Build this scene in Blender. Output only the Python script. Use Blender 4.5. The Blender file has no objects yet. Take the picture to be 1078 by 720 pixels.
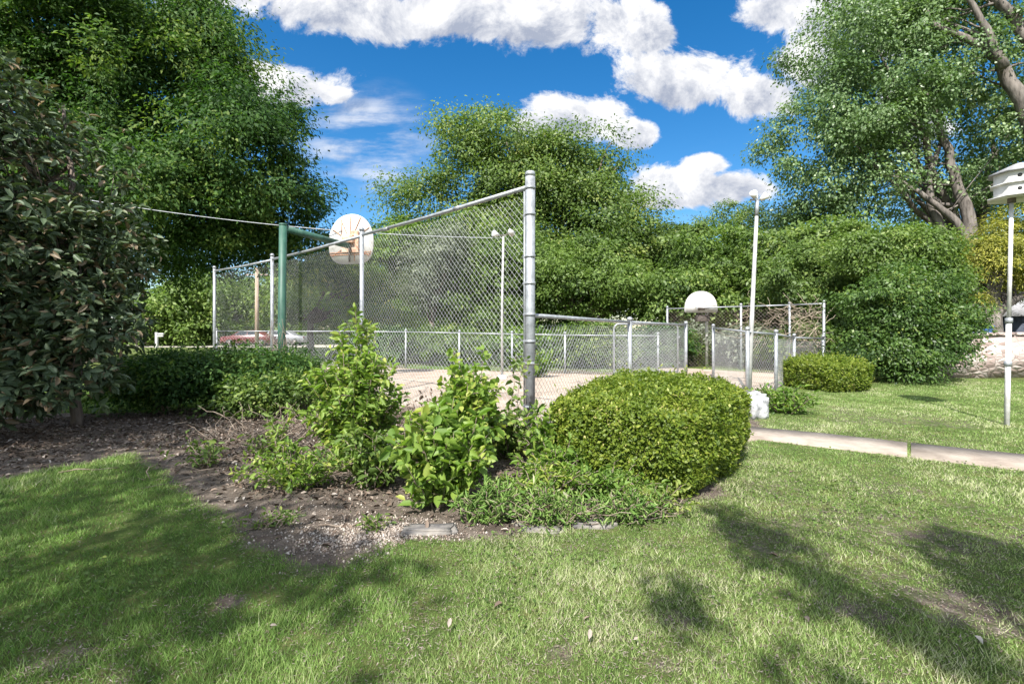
import bpy, bmesh, math, random
import numpy as np
from mathutils import Vector, Matrix

random.seed(7)
RNG = np.random.default_rng(7)
S = bpy.context.scene
COL = S.collection
rad = math.radians

# ------------------------------------------------------------------ camera
CH, FPX, CX, HY = 1.4, 520.0, 539.0, 348.0       # eye height (m), focal length / centre / horizon of the 1078 px photograph
cam = bpy.data.cameras.new('camera')
camo = bpy.data.objects.new('camera', cam)
COL.objects.link(camo)
cam.sensor_width = 36.0
cam.lens = FPX / 1078 * 36
cam.shift_y = (HY - 360) / 1078
cam.clip_start = 0.05
cam.clip_end = 2000
camo.location = (0, 0, CH)
camo.rotation_euler = (rad(90), 0, 0)
S.camera = camo

# ------------------------------------------------------------------ light
SUN_DIR = Vector((0.32, 0.94, -1.12)).normalized()       # the way the light travels
SUN_EL = math.asin(-SUN_DIR.z)
SUN_ROT = math.atan2(-SUN_DIR.x, -SUN_DIR.y)
sl = bpy.data.lights.new('sun', 'SUN')
sl.energy = 4.3
sl.angle = rad(0.53)
sl.color = (1.0, 0.96, 0.90)
so = bpy.data.objects.new('sun', sl)
COL.objects.link(so)
so.rotation_euler = SUN_DIR.to_track_quat('-Z', 'Y').to_euler()
so.location = (-10, -30, 40)

W = bpy.data.worlds.new('World')
S.world = W
W.use_nodes = True
SKY_STRENGTH = 0.15
S.view_settings.view_transform = 'Standard'
S.view_settings.look = 'None'
S.view_settings.gamma = 1
S.view_settings.use_curve_mapping = False
S.view_settings.exposure = 1.36
S.render.engine = 'CYCLES'
S.cycles.use_denoising = True
S.cycles.max_bounces = 6
S.cycles.diffuse_bounces = 4
S.cycles.glossy_bounces = 2
S.cycles.transmission_bounces = 4
S.cycles.transparent_max_bounces = 6
S.cycles.sample_clamp_indirect = 6
S.cycles.use_adaptive_sampling = True
S.cycles.adaptive_threshold = 0.015


def build_world():
    nt = W.node_tree
    nt.nodes.clear()
    N, L = nt.nodes, nt.links

    def val(x):
        return x

    def math_(op, a, b=None, c=None, clamp=False):
        n = N.new('ShaderNodeMath')
        n.operation = op
        n.use_clamp = clamp
        for i, q in enumerate((a, b, c)):
            if q is None:
                continue
            if isinstance(q, (int, float)):
                n.inputs[i].default_value = q
            else:
                L.new(q, n.inputs[i])
        return n.outputs[0]

    def rng(x, a, b, c, d, smooth=True):
        n = N.new('ShaderNodeMapRange')
        n.interpolation_type = 'SMOOTHSTEP' if smooth else 'LINEAR'
        L.new(x, n.inputs[0])
        for i, q in enumerate((a, b, c, d)):
            n.inputs[i + 1].default_value = q
        return n.outputs[0]
    sky = N.new('ShaderNodeTexSky')
    sky.sky_type = 'NISHITA'
    sky.sun_disc = False
    sky.sun_elevation = SUN_EL
    sky.sun_rotation = SUN_ROT
    sky.air_density = 1.0
    sky.dust_density = 0.3
    sky.ozone_density = 2.0
    hs = N.new('ShaderNodeHueSaturation')
    hs.inputs['Saturation'].default_value = 1.42
    hs.inputs['Value'].default_value = 0.47
    L.new(sky.outputs[0], hs.inputs['Color'])
    tc = N.new('ShaderNodeTexCoord')
    sp = N.new('ShaderNodeSeparateXYZ')
    L.new(tc.outputs['Generated'], sp.inputs[0])
    yy = math_('MAXIMUM', math_('ABSOLUTE', sp.outputs[1]), 0.08)  # mirrors the clouds behind the camera too, added for whiter fill light
    u = math_('DIVIDE', sp.outputs[0], yy)
    v = math_('DIVIDE', sp.outputs[2], yy)

    def comb(a, b, z=0.0):
        n = N.new('ShaderNodeCombineXYZ')
        for i, q in enumerate((a, b, z)):
            if isinstance(q, (int, float)):
                n.inputs[i].default_value = q
            else:
                L.new(q, n.inputs[i])
        return n.outputs[0]

    def noise(vec, scale, detail, rough, dist=0.0):
        n = N.new('ShaderNodeTexNoise')
        n.inputs['Scale'].default_value = scale
        n.inputs['Detail'].default_value = detail
        n.inputs['Roughness'].default_value = rough
        n.inputs['Distortion'].default_value = dist
        L.new(vec, n.inputs['Vector'])
        return n.outputs[0]
    P0 = comb(u, v)
    P1 = comb(math_('SUBTRACT', u, 0.03), math_('ADD', v, 0.045))      # a step towards the sun side
    n0 = noise(P0, 6.0, 12, 0.68, 0.35)
    n1 = noise(P1, 6.0, 12, 0.68, 0.35)
    nb = noise(P0, 2.2, 3, 0.5)
    nwisp = noise(comb(math_('MULTIPLY', u, 1.2), math_('MULTIPLY', v, 4.5)), 4.0, 6, 0.6)
    # cumulus heads as directions (tangents of azimuth / elevation) and half widths
    blobs = [(240, -8, 110, 28), (360, 8, 130, 34), (470, 14, 120, 36), (575, 16, 100, 42), (660, 22, 62, 30),
             (735, 78, 78, 40), (800, 98, 56, 28), (820, 14, 66, 30), (690, 36, 40, 24), (860, 60, 60, 44), (920, 20, 80, 50),
             (305, 92, 66, 28), (350, 100, 26, 14), (262, 74, 36, 16), (602, 124, 62, 29), (575, 134, 42, 18), (668, 140, 30, 18),
             (715, 194, 66, 24), (775, 198, 52, 22), (742, 174, 30, 13), (690, 208, 56, 14), (960, 130, 50, 40), (400, -60, 300, 60), (800, -70, 260, 60)]
    D = None
    VV = None
    for (px, py, a, b) in blobs:
        a, b = a / FPX, b / FPX
        du = math_('MULTIPLY', math_('SUBTRACT', u, (px - CX) / FPX), 1 / a)
        dv = math_('MULTIPLY', math_('SUBTRACT', v, (HY - py) / FPX), 1 / b)
        r = math_('SQRT', math_('ADD', math_('MULTIPLY', du, du), math_('MULTIPLY', dv, dv)))
        d = math_('SUBTRACT', 1.0, r)
        # the height inside the cloud it belongs to: weight by closeness
        w = math_('MAXIMUM', math_('ADD', d, 0.35), 0.0)
        D = d if D is None else math_('SMOOTH_MAX', D, d, 0.18)
        t = math_('MULTIPLY', w, dv)
        VV = (t, w) if VV is None else (math_('ADD', VV[0], t), math_('ADD', VV[1], w))
    hgt = math_('DIVIDE', VV[0], math_('ADD', VV[1], 0.05))
    E = math_('ADD', D, math_('MULTIPLY', math_('SUBTRACT', n0, 0.5), 2.5))
    E = math_('ADD', E, math_('MULTIPLY_ADD', math_('SUBTRACT', nb, 0.5), 0.5, -0.05))
    mask = rng(E, -0.04, 0.30, 0, 1)
    # thin veil low on the left
    du = math_('MULTIPLY', math_('SUBTRACT', u, (385 - CX) / FPX), FPX / 75)
    dv = math_('MULTIPLY', math_('SUBTRACT', v, (HY - 150) / FPX), FPX / 62)
    r = math_('SQRT', math_('ADD', math_('MULTIPLY', du, du), math_('MULTIPLY', dv, dv)))
    wm = math_('MULTIPLY', rng(r, 0.2, 1.25, 1, 0), rng(nwisp, 0.38, 0.68, 0, 0.9))
    allsky = math_('MULTIPLY', rng(nwisp, 0.50, 0.80, 0, 0.35), rng(v, 0.02, 0.45, 1, 0))
    wm = math_('MAXIMUM', wm, allsky)
    lit = math_('ADD', 0.60, math_('MULTIPLY', math_('SUBTRACT', n0, n1), 2.6))
    lit = math_('ADD', lit, math_('MULTIPLY', hgt, 0.42))
    lit = math_('ADD', lit, math_('MULTIPLY', rng(E, 0.0, 0.5, 1, 0), 0.22))
    ramp = N.new('ShaderNodeValToRGB')
    ramp.color_ramp.elements[0].position = 0.22
    ramp.color_ramp.elements[0].color = (0.17, 0.19, 0.24, 1)
    ramp.color_ramp.elements[1].position = 0.85
    ramp.color_ramp.elements[1].color = (0.43, 0.43, 0.435, 1)
    L.new(lit, ramp.inputs[0])
    sc = N.new('ShaderNodeVectorMath')
    sc.operation = 'SCALE'
    sc.inputs[3].default_value = 1 / SKY_STRENGTH
    L.new(ramp.outputs[0], sc.inputs[0])

    def mix(f, a, b):
        n = N.new('ShaderNodeMix')
        n.data_type = 'RGBA'
        L.new(f, n.inputs[0])
        L.new(a, n.inputs[6])
        L.new(b, n.inputs[7])
        return n.outputs[2]
    c1 = mix(wm, hs.outputs[0], sc.outputs[0])
    c2 = mix(mask, c1, sc.outputs[0])
    # unseen bright cumulus overhead and behind, added to the sky as fill light
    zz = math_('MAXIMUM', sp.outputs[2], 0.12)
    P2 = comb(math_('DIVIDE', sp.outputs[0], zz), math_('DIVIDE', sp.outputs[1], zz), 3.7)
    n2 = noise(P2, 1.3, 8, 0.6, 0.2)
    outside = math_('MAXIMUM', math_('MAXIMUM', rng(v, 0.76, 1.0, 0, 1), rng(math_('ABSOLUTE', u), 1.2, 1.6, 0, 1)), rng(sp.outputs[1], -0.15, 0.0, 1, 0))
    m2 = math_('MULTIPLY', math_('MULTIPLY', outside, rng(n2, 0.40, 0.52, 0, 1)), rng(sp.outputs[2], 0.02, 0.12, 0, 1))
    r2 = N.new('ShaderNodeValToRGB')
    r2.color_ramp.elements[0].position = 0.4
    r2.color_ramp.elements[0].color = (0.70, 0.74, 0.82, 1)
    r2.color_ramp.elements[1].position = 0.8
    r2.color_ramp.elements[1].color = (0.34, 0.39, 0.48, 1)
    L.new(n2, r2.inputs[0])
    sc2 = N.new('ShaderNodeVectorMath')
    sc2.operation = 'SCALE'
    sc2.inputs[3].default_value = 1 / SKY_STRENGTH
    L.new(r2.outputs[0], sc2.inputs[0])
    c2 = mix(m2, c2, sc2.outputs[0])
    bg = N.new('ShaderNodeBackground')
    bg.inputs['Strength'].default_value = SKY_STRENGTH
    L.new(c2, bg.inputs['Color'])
    out = N.new('ShaderNodeOutputWorld')
    L.new(bg.outputs[0], out.inputs['Surface'])


build_world()

# ------------------------------------------------------------------ helpers


def at(px, py, d):
    return np.array([(px - CX) / FPX * d, d, CH + (HY - py) / FPX * d])


def gd(px, py):
    d = CH * FPX / (py - HY)
    return np.array([(px - CX) / FPX * d, d, 0.0])


def gx(px, d):
    return (px - CX) / FPX * d


def tag(o, label=None, cat=None, group=None, kind=None):
    if label:
        o['label'] = label
    if cat:
        o['category'] = cat
    if group:
        o['group'] = group
    if kind:
        o['kind'] = kind
    return o


def empty(name, loc=(0, 0, 0), rz=0.0):
    o = bpy.data.objects.new(name, None)
    o.empty_display_size = 0.2
    COL.objects.link(o)
    o.location = tuple(loc)
    o.rotation_euler = (0, 0, rz)
    return o


def copy_tree(o, parent=None):
    c = o.copy()
    COL.objects.link(c)
    if parent:
        c.parent = parent
    for ch in list(o.children):
        copy_tree(ch, c)
    return c


def raw_mesh(name, V, Fs, mat, parent=None, tint=None, smooth=False):
    """V (n,3); Fs list of int arrays (m,k)"""
    me = bpy.data.meshes.new(name)
    V = np.asarray(V, dtype=np.float32)
    me.vertices.add(len(V))
    me.vertices.foreach_set('co', V.ravel())
    Fs = [np.asarray(f, dtype=np.int32) for f in Fs if len(f)]
    loops = np.concatenate([f.ravel() for f in Fs])
    tot = np.concatenate([np.full(len(f), f.shape[1], dtype=np.int32) for f in Fs])
    start = np.concatenate([[0], np.cumsum(tot)[:-1]]).astype(np.int32)
    me.loops.add(len(loops))
    me.loops.foreach_set('vertex_index', loops)
    me.polygons.add(len(tot))
    me.polygons.foreach_set('loop_start', start)
    if smooth:
        me.polygons.foreach_set('use_smooth', np.ones(len(tot), dtype=bool))
    if tint is not None:
        a = me.attributes.new('tint', 'FLOAT', 'POINT')
        a.data.foreach_set('value', np.asarray(tint, dtype=np.float32))
    me.update(calc_edges=True)
    if mat:
        me.materials.append(mat)
    o = bpy.data.objects.new(name, me)
    COL.objects.link(o)
    if parent:
        o.parent = parent
    return o


class MB:
    """collects shapes for one mesh object"""

    def __init__(self):
        self.V, self.Q, self.T, self.n = [], [], [], 0

    def add(self, V, Q=None, T=None):
        self.V.append(np.asarray(V, dtype=float))
        if Q is not None and len(Q):
            self.Q.append(np.asarray(Q) + self.n)
        if T is not None and len(T):
            self.T.append(np.asarray(T) + self.n)
        self.n += len(V)

    def tube(self, pts, r, sides=8, cap=True):
        pts = np.asarray(pts, dtype=float)
        n = len(pts)
        r = np.broadcast_to(np.asarray(r, dtype=float), (n,))
        tg = np.gradient(pts, axis=0)
        tg /= np.linalg.norm(tg, axis=1)[:, None] + 1e-9
        up = np.array([0, 0, 1.0]) if abs(tg[0, 2]) < 0.9 else np.array([1.0, 0, 0])
        a = np.zeros_like(pts)
        p = up
        for i in range(n):
            q = p - tg[i] * (p @ tg[i])
            q /= np.linalg.norm(q) + 1e-9
            a[i] = q
            p = q
        b = np.cross(tg, a)
        th = np.linspace(0, 2 * np.pi, sides, endpoint=False)
        V = pts[:, None, :] + r[:, None, None] * (np.cos(th)[None, :, None] * a[:, None, :] + np.sin(th)[None, :, None] * b[:, None, :])
        V = V.reshape(-1, 3)
        i = np.arange(n - 1)[:, None] * sides
        j = np.arange(sides)[None, :]
        k = (j + 1) % sides
        Q = np.stack([i + j, i + k, i + sides + k, i + sides + j], -1).reshape(-1, 4)
        T = []
        if cap:
            V = np.vstack([V, pts[:1], pts[-1:]])
            c0, c1 = n * sides, n * sides + 1
            for jj in range(sides):
                kk = (jj + 1) % sides
                T.append((c0, kk, jj))
                T.append((c1, (n - 1) * sides + jj, (n - 1) * sides + kk))
        self.add(V, Q, T)
        return self

    def box(self, c, s, rz=0.0, bev=0.0, rx=0.0):
        bm = bmesh.new()
        bmesh.ops.create_cube(bm, size=1)
        bmesh.ops.scale(bm, vec=Vector(s), verts=bm.verts)
        if bev > 0:
            bmesh.ops.bevel(bm, geom=bm.edges[:], offset=bev, segments=2, affect='EDGES', profile=0.5)
        M = Matrix.Translation(Vector(c)) @ Matrix.Rotation(rz, 4, 'Z') @ Matrix.Rotation(rx, 4, 'X')
        bmesh.ops.transform(bm, matrix=M, verts=bm.verts)
        self.bm(bm)
        return self

    def bm(self, bm):
        bm.verts.index_update()
        V = np.array([v.co[:] for v in bm.verts])
        bmesh.ops.triangulate(bm, faces=[f for f in bm.faces if len(f.verts) > 4])
        Q = [[v.index for v in f.verts] for f in bm.faces if len(f.verts) == 4]
        T = [[v.index for v in f.verts] for f in bm.faces if len(f.verts) == 3]
        self.add(V, Q, T)
        bm.free()

    def lathe(self, prof, c=(0, 0, 0), sides=16, phase=0.0):
        prof = np.asarray(prof, dtype=float)
        th = np.linspace(0, 2 * np.pi, sides, endpoint=False) + phase
        V = np.stack([prof[:, None, 0] * np.cos(th), prof[:, None, 0] * np.sin(th), np.repeat(prof[:, 1:2], sides, 1)], -1).reshape(-1, 3) + np.asarray(c)
        n = len(prof)
        i = np.arange(n - 1)[:, None] * sides
        j = np.arange(sides)[None, :]
        k = (j + 1) % sides
        Q = np.stack([i + j, i + k, i + sides + k, i + sides + j], -1).reshape(-1, 4)
        self.add(V, Q)
        return self

    def slab(self, outline, thick, M):
        """outline: (n,2) points, extruded to thick, placed by the matrix M"""
        n = len(outline)
        V = [M @ Vector((p[0], 0, p[1])) for p in outline] + [M @ Vector((p[0], thick, p[1])) for p in outline]
        bm = bmesh.new()
        vs = [bm.verts.new(v) for v in V]
        bm.faces.new(vs[:n])
        bm.faces.new(vs[n:][::-1])
        for i in range(n):
            j = (i + 1) % n
            bm.faces.new((vs[j], vs[i], vs[n + i], vs[n + j]))
        bmesh.ops.recalc_face_normals(bm, faces=bm.faces)
        self.bm(bm)
        return self

    def build(self, name, mat, parent=None, smooth=False):
        V = np.vstack(self.V)
        Fs = []
        if self.Q:
            Fs.append(np.vstack(self.Q))
        if self.T:
            Fs.append(np.vstack(self.T))
        return raw_mesh(name, V, Fs, mat, parent, smooth=smooth)


def vnoise(P, scale, seed=0):
    """smooth value noise on (n,2) or (n,3) points, about -1..1"""
    P = np.asarray(P, dtype=float) * scale
    if P.shape[1] == 2:
        P = np.hstack([P, np.zeros((len(P), 1))])
    I = np.floor(P).astype(np.int64)
    F = P - I
    F = F * F * (3 - 2 * F)

    def h(ix, iy, iz):
        x = (ix * 374761393 + iy * 668265263 + iz * 2147483647 + seed * 974634777) & 0xffffffff
        x = ((x ^ (x >> 13)) * 1274126177) & 0xffffffff
        x = x ^ (x >> 16)
        return (x & 0xffff) / 32767.5 - 1
    r = 0
    for dx in (0, 1):
        wx = F[:, 0] if dx else 1 - F[:, 0]
        for dy in (0, 1):
            wy = F[:, 1] if dy else 1 - F[:, 1]
            for dz in (0, 1):
                wz = F[:, 2] if dz else 1 - F[:, 2]
                r = r + wx * wy * wz * h(I[:, 0] + dx, I[:, 1] + dy, I[:, 2] + dz)
    return r


def fbm(P, scale, seed=0, octv=4):
    r, a, t = 0, 1.0, 0
    for i in range(octv):
        r = r + a * vnoise(P, scale * 2 ** i, seed + i)
        t += a
        a *= 0.5
    return r / t


def in_poly(P, poly):
    x, y = P[:, 0], P[:, 1]
    c = np.zeros(len(P), dtype=bool)
    n = len(poly)
    for i in range(n):
        x1, y1 = poly[i]
        x2, y2 = poly[(i + 1) % n]
        m = ((y1 > y) != (y2 > y)) & (x < (x2 - x1) * (y - y1) / (y2 - y1 + 1e-12) + x1)
        c ^= m
    return c


def poly_dist(P, poly, closed=True):
    """signed distance, positive inside"""
    d = np.full(len(P), 1e9)
    n = len(poly)
    for i in range(n if closed else n - 1):
        a = np.asarray(poly[i], dtype=float)
        b = np.asarray(poly[(i + 1) % n], dtype=float)
        ab = b - a
        t = np.clip(((P - a) @ ab) / (ab @ ab + 1e-12), 0, 1)
        q = a + t[:, None] * ab
        d = np.minimum(d, np.linalg.norm(P - q, axis=1))
    if not closed:
        return d
    return np.where(in_poly(P, poly), d, -d)


# ------------------------------------------------------------------ materials
MATS = {}


def new_mat(name):
    m = bpy.data.materials.new(name)
    m.use_nodes = True
    nt = m.node_tree
    nt.nodes.clear()
    out = nt.nodes.new('ShaderNodeOutputMaterial')
    return m, nt, out


def ramp_node(nt, stops):
    r = nt.nodes.new('ShaderNodeValToRGB')
    e = r.color_ramp.elements
    while len(e) < len(stops):
        e.new(0.5)
    for i, (p, c) in enumerate(stops):
        e[i].position = p
        e[i].color = (*c, 1)
    return r


def leaf_mat(name, stops, trans=0.35, rough=0.5, spec=0.35, tcol=1.25):
    m, nt, out = new_mat(name)
    N, L = nt.nodes, nt.links
    at_ = N.new('ShaderNodeAttribute')
    at_.attribute_name = 'tint'
    r = ramp_node(nt, stops)
    L.new(at_.outputs['Fac'], r.inputs[0])
    p = N.new('ShaderNodeBsdfPrincipled')
    p.inputs['Roughness'].default_value = rough
    p.inputs['Specular IOR Level'].default_value = spec
    L.new(r.outputs[0], p.inputs['Base Color'])
    t = N.new('ShaderNodeBsdfTranslucent')
    mx = N.new('ShaderNodeMix')
    mx.data_type = 'RGBA'
    mx.blend_type = 'MULTIPLY'
    mx.inputs[0].default_value = 1
    mx.inputs[7].default_value = (tcol * 0.95, tcol * 1.1, tcol * 0.45, 1)
    L.new(r.outputs[0], mx.inputs[6])
    L.new(mx.outputs[2], t.inputs['Color'])
    ms = N.new('ShaderNodeMixShader')
    ms.inputs[0].default_value = trans
    L.new(p.outputs[0], ms.inputs[1])
    L.new(t.outputs[0], ms.inputs[2])
    L.new(ms.outputs[0], out.inputs[0])
    return m


def simple_mat(name, c1, c2=None, scale=8.0, rough=0.6, metal=0.0, bump=0.0, detail=5, spec=0.5, lo=0.35, hi=0.65, stretch=None, bscale=None, c3=None):
    m, nt, out = new_mat(name)
    N, L = nt.nodes, nt.links
    p = N.new('ShaderNodeBsdfPrincipled')
    p.inputs['Roughness'].default_value = rough
    p.inputs['Metallic'].default_value = metal
    p.inputs['Specular IOR Level'].default_value = spec
    L.new(p.outputs[0], out.inputs[0])
    tc = N.new('ShaderNodeTexCoord')
    src = tc.outputs['Object']
    if stretch:
        mp = N.new('ShaderNodeMapping')
        mp.inputs['Scale'].default_value = stretch
        L.new(src, mp.inputs[0])
        src = mp.outputs[0]
    n = N.new('ShaderNodeTexNoise')
    n.inputs['Scale'].default_value = scale
    n.inputs['Detail'].default_value = detail
    n.inputs['Roughness'].default_value = 0.65
    L.new(src, n.inputs['Vector'])
    stops = [(lo, c1), (hi, c2 or c1)]
    if c3:
        stops = [(lo, c1), ((lo + hi) / 2, c2), (hi, c3)]
    r = ramp_node(nt, stops)
    L.new(n.outputs[0], r.inputs[0])
    L.new(r.outputs[0], p.inputs['Base Color'])
    if bump:
        b = N.new('ShaderNodeBump')
        b.inputs['Strength'].default_value = bump
        b.inputs['Distance'].default_value = 0.02
        n2 = N.new('ShaderNodeTexNoise')
        n2.inputs['Scale'].default_value = bscale or scale * 3
        n2.inputs['Detail'].default_value = 6
        L.new(src, n2.inputs['Vector'])
        L.new(n2.outputs[0], b.inputs['Height'])
        L.new(b.outputs[0], p.inputs['Normal'])
    return m


M = MATS
M['bark'] = simple_mat('bark', (0.055, 0.042, 0.032), (0.17, 0.14, 0.115), 7, 0.9, bump=0.8, stretch=(1, 1, 0.18), spec=0.15)
M['pale_bark'] = simple_mat('pale_bark', (0.060, 0.052, 0.046), (0.21, 0.185, 0.165), 6, 0.9, bump=0.8, stretch=(1, 1, 0.2), spec=0.15)
M['twig'] = simple_mat('twig', (0.10, 0.07, 0.05), (0.30, 0.25, 0.20), 9, 0.9, spec=0.1)
M['galv'] = simple_mat('galvanised_steel', (0.20, 0.21, 0.22), (0.40, 0.42, 0.44), 9, 0.5, 0.45, bump=0.08, lo=0.32, hi=0.68, detail=8)
M['wire'] = simple_mat('galvanised_wire', (0.42, 0.44, 0.45), (0.60, 0.62, 0.62), 1.3, 0.5, 0.2)
M['rust_wire'] = simple_mat('rusted_wire', (0.16, 0.10, 0.075), (0.34, 0.30, 0.27), 2, 0.75, 0.2)
M['green_paint'] = simple_mat('weathered_green_paint', (0.008, 0.036, 0.026), (0.024, 0.085, 0.058), 5, 0.55, 0.0, bump=0.1, stretch=(1, 1, 0.3), detail=8, c3=(0.05, 0.115, 0.08))
M['white_paint'] = simple_mat('weathered_white_paint', (0.36, 0.35, 0.32), (0.66, 0.65, 0.63), 4, 0.55, bump=0.06, lo=.3, hi=.6, detail=8)
M['board_white'] = simple_mat('backboard_white', (0.26, 0.225, 0.18), (0.50, 0.485, 0.455), 3.5, 0.65, lo=.27, hi=.62, detail=10, c3=(0.60, 0.59, 0.57))
M['rust'] = simple_mat('rust', (0.20, 0.075, 0.035), (0.42, 0.20, 0.10), 9, 0.85, c3=(0.55, 0.36, 0.24))
M['rust_plate'] = simple_mat('rusty_plate', (0.30, 0.15, 0.09), (0.50, 0.32, 0.22), 7, 0.85, c3=(0.62, 0.50, 0.40))
M['dark_steel'] = simple_mat('dark_steel', (0.06, 0.055, 0.05), (0.16, 0.13, 0.11), 8, 0.6, 0.3)
M['pale_steel'] = simple_mat('dull_pale_steel', (0.27, 0.27, 0.26), (0.46, 0.46, 0.44), 5, 0.6, 0.1, bump=0.05, detail=8)
M['black'] = simple_mat('black_rubber', (0.012, 0.012, 0.013), (0.03, 0.03, 0.03), 8, 0.7)
M['grey_roof'] = simple_mat('grey_shingle', (0.16, 0.16, 0.165), (0.30, 0.30, 0.31), 12, 0.85, bump=0.3)
M['lamp_glass'] = simple_mat('lamp_glass', (0.5, 0.52, 0.54), (0.7, 0.72, 0.74), 3, 0.15)
M['concrete'] = simple_mat('concrete_path', (0.20, 0.165, 0.135), (0.35, 0.30, 0.25), 2.6, 0.9, bump=0.25, bscale=60, spec=0.2, detail=9)
M['block'] = simple_mat('painted_concrete', (0.16, 0.165, 0.17), (0.46, 0.46, 0.46), 6, 0.85, bump=0.9, bscale=14, lo=0.38, hi=0.55)
M['stone'] = simple_mat('flat_stone', (0.085, 0.082, 0.082), (0.23, 0.21, 0.185), 5, 0.9, bump=0.6, bscale=18, spec=0.2)
M['wood'] = simple_mat('weathered_wood', (0.24, 0.17, 0.12), (0.46, 0.36, 0.28), 5, 0.85, bump=0.3, stretch=(1, 1, 0.1))
M['red_car'] = simple_mat('red_paint', (0.085, 0.012, 0.011), (0.12, 0.02, 0.018), 3, 0.3)
M['silver_car'] = simple_mat('silver_paint', (0.22, 0.23, 0.24), (0.3, 0.31, 0.33), 3, 0.35, 0.3)
M['dark_glass'] = simple_mat('dark_glass', (0.02, 0.025, 0.03), (0.03, 0.035, 0.04), 3, 0.08)
M['blue_plastic'] = simple_mat('blue_plastic', (0.03, 0.08, 0.22), (0.05, 0.12, 0.30), 4, 0.45)
M['siding'] = simple_mat('painted_siding', (0.40, 0.37, 0.33), (0.52, 0.49, 0.45), 3, 0.7)
M['dark_siding'] = simple_mat('slate_siding', (0.035, 0.045, 0.07), (0.07, 0.085, 0.12), 3, 0.7)
M['road'] = simple_mat('pale_road', (0.26, 0.24, 0.20), (0.42, 0.39, 0.33), 1.2, 0.95, bump=0.2, bscale=30, spec=0.2)


def court_mat():
    m, nt, out = new_mat('worn_court')
    N, L = nt.nodes, nt.links
    p = N.new('ShaderNodeBsdfPrincipled')
    p.inputs['Roughness'].default_value = 0.95
    p.inputs['Specular IOR Level'].default_value = 0.15
    tc = N.new('ShaderNodeTexCoord')
    n = N.new('ShaderNodeTexNoise')
    n.inputs['Scale'].default_value = 0.8
    n.inputs['Detail'].default_value = 10
    n.inputs['Roughness'].default_value = 0.7
    L.new(tc.outputs['Object'], n.inputs['Vector'])
    r = ramp_node(nt, [(0.30, (0.23, 0.175, 0.135)), (0.52, (0.34, 0.275, 0.22)), (0.70, (0.42, 0.355, 0.29))])
    L.new(n.outputs[0], r.inputs[0])
    v = N.new('ShaderNodeTexVoronoi')
    v.feature = 'DISTANCE_TO_EDGE'
    v.inputs['Scale'].default_value = 0.55
    w = N.new('ShaderNodeVectorMath')
    w.operation = 'MULTIPLY_ADD'
    w.inputs[1].default_value = (0.5, 0.5, 0.5)
    L.new(n.outputs['Color'], w.inputs[0])
    L.new(tc.outputs['Object'], w.inputs[2])
    L.new(w.outputs[0], v.inputs['Vector'])
    mr = N.new('ShaderNodeMapRange')
    mr.inputs[1].default_value = 0.0
    mr.inputs[2].default_value = 0.022
    mr.inputs[3].default_value = 0.55
    mr.inputs[4].default_value = 1.0
    L.new(v.outputs['Distance'], mr.inputs[0])
    mx = N.new('ShaderNodeMix')
    mx.data_type = 'RGBA'
    mx.blend_type = 'MULTIPLY'
    mx.inputs[0].default_value = 1
    L.new(r.outputs[0], mx.inputs[6])
    L.new(mr.outputs[0], mx.inputs[7])
    L.new(mx.outputs[2], p.inputs['Base Color'])
    n2 = N.new('ShaderNodeTexNoise')
    n2.inputs['Scale'].default_value = 50
    n2.inputs['Detail'].default_value = 4
    L.new(tc.outputs['Object'], n2.inputs['Vector'])
    b = N.new('ShaderNodeBump')
    b.inputs['Strength'].default_value = 0.35
    b.inputs['Distance'].default_value = 0.01
    L.new(n2.outputs[0], b.inputs['Height'])
    L.new(b.outputs[0], p.inputs['Normal'])
    L.new(p.outputs[0], out.inputs[0])
    return m


M['court'] = court_mat()


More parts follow.
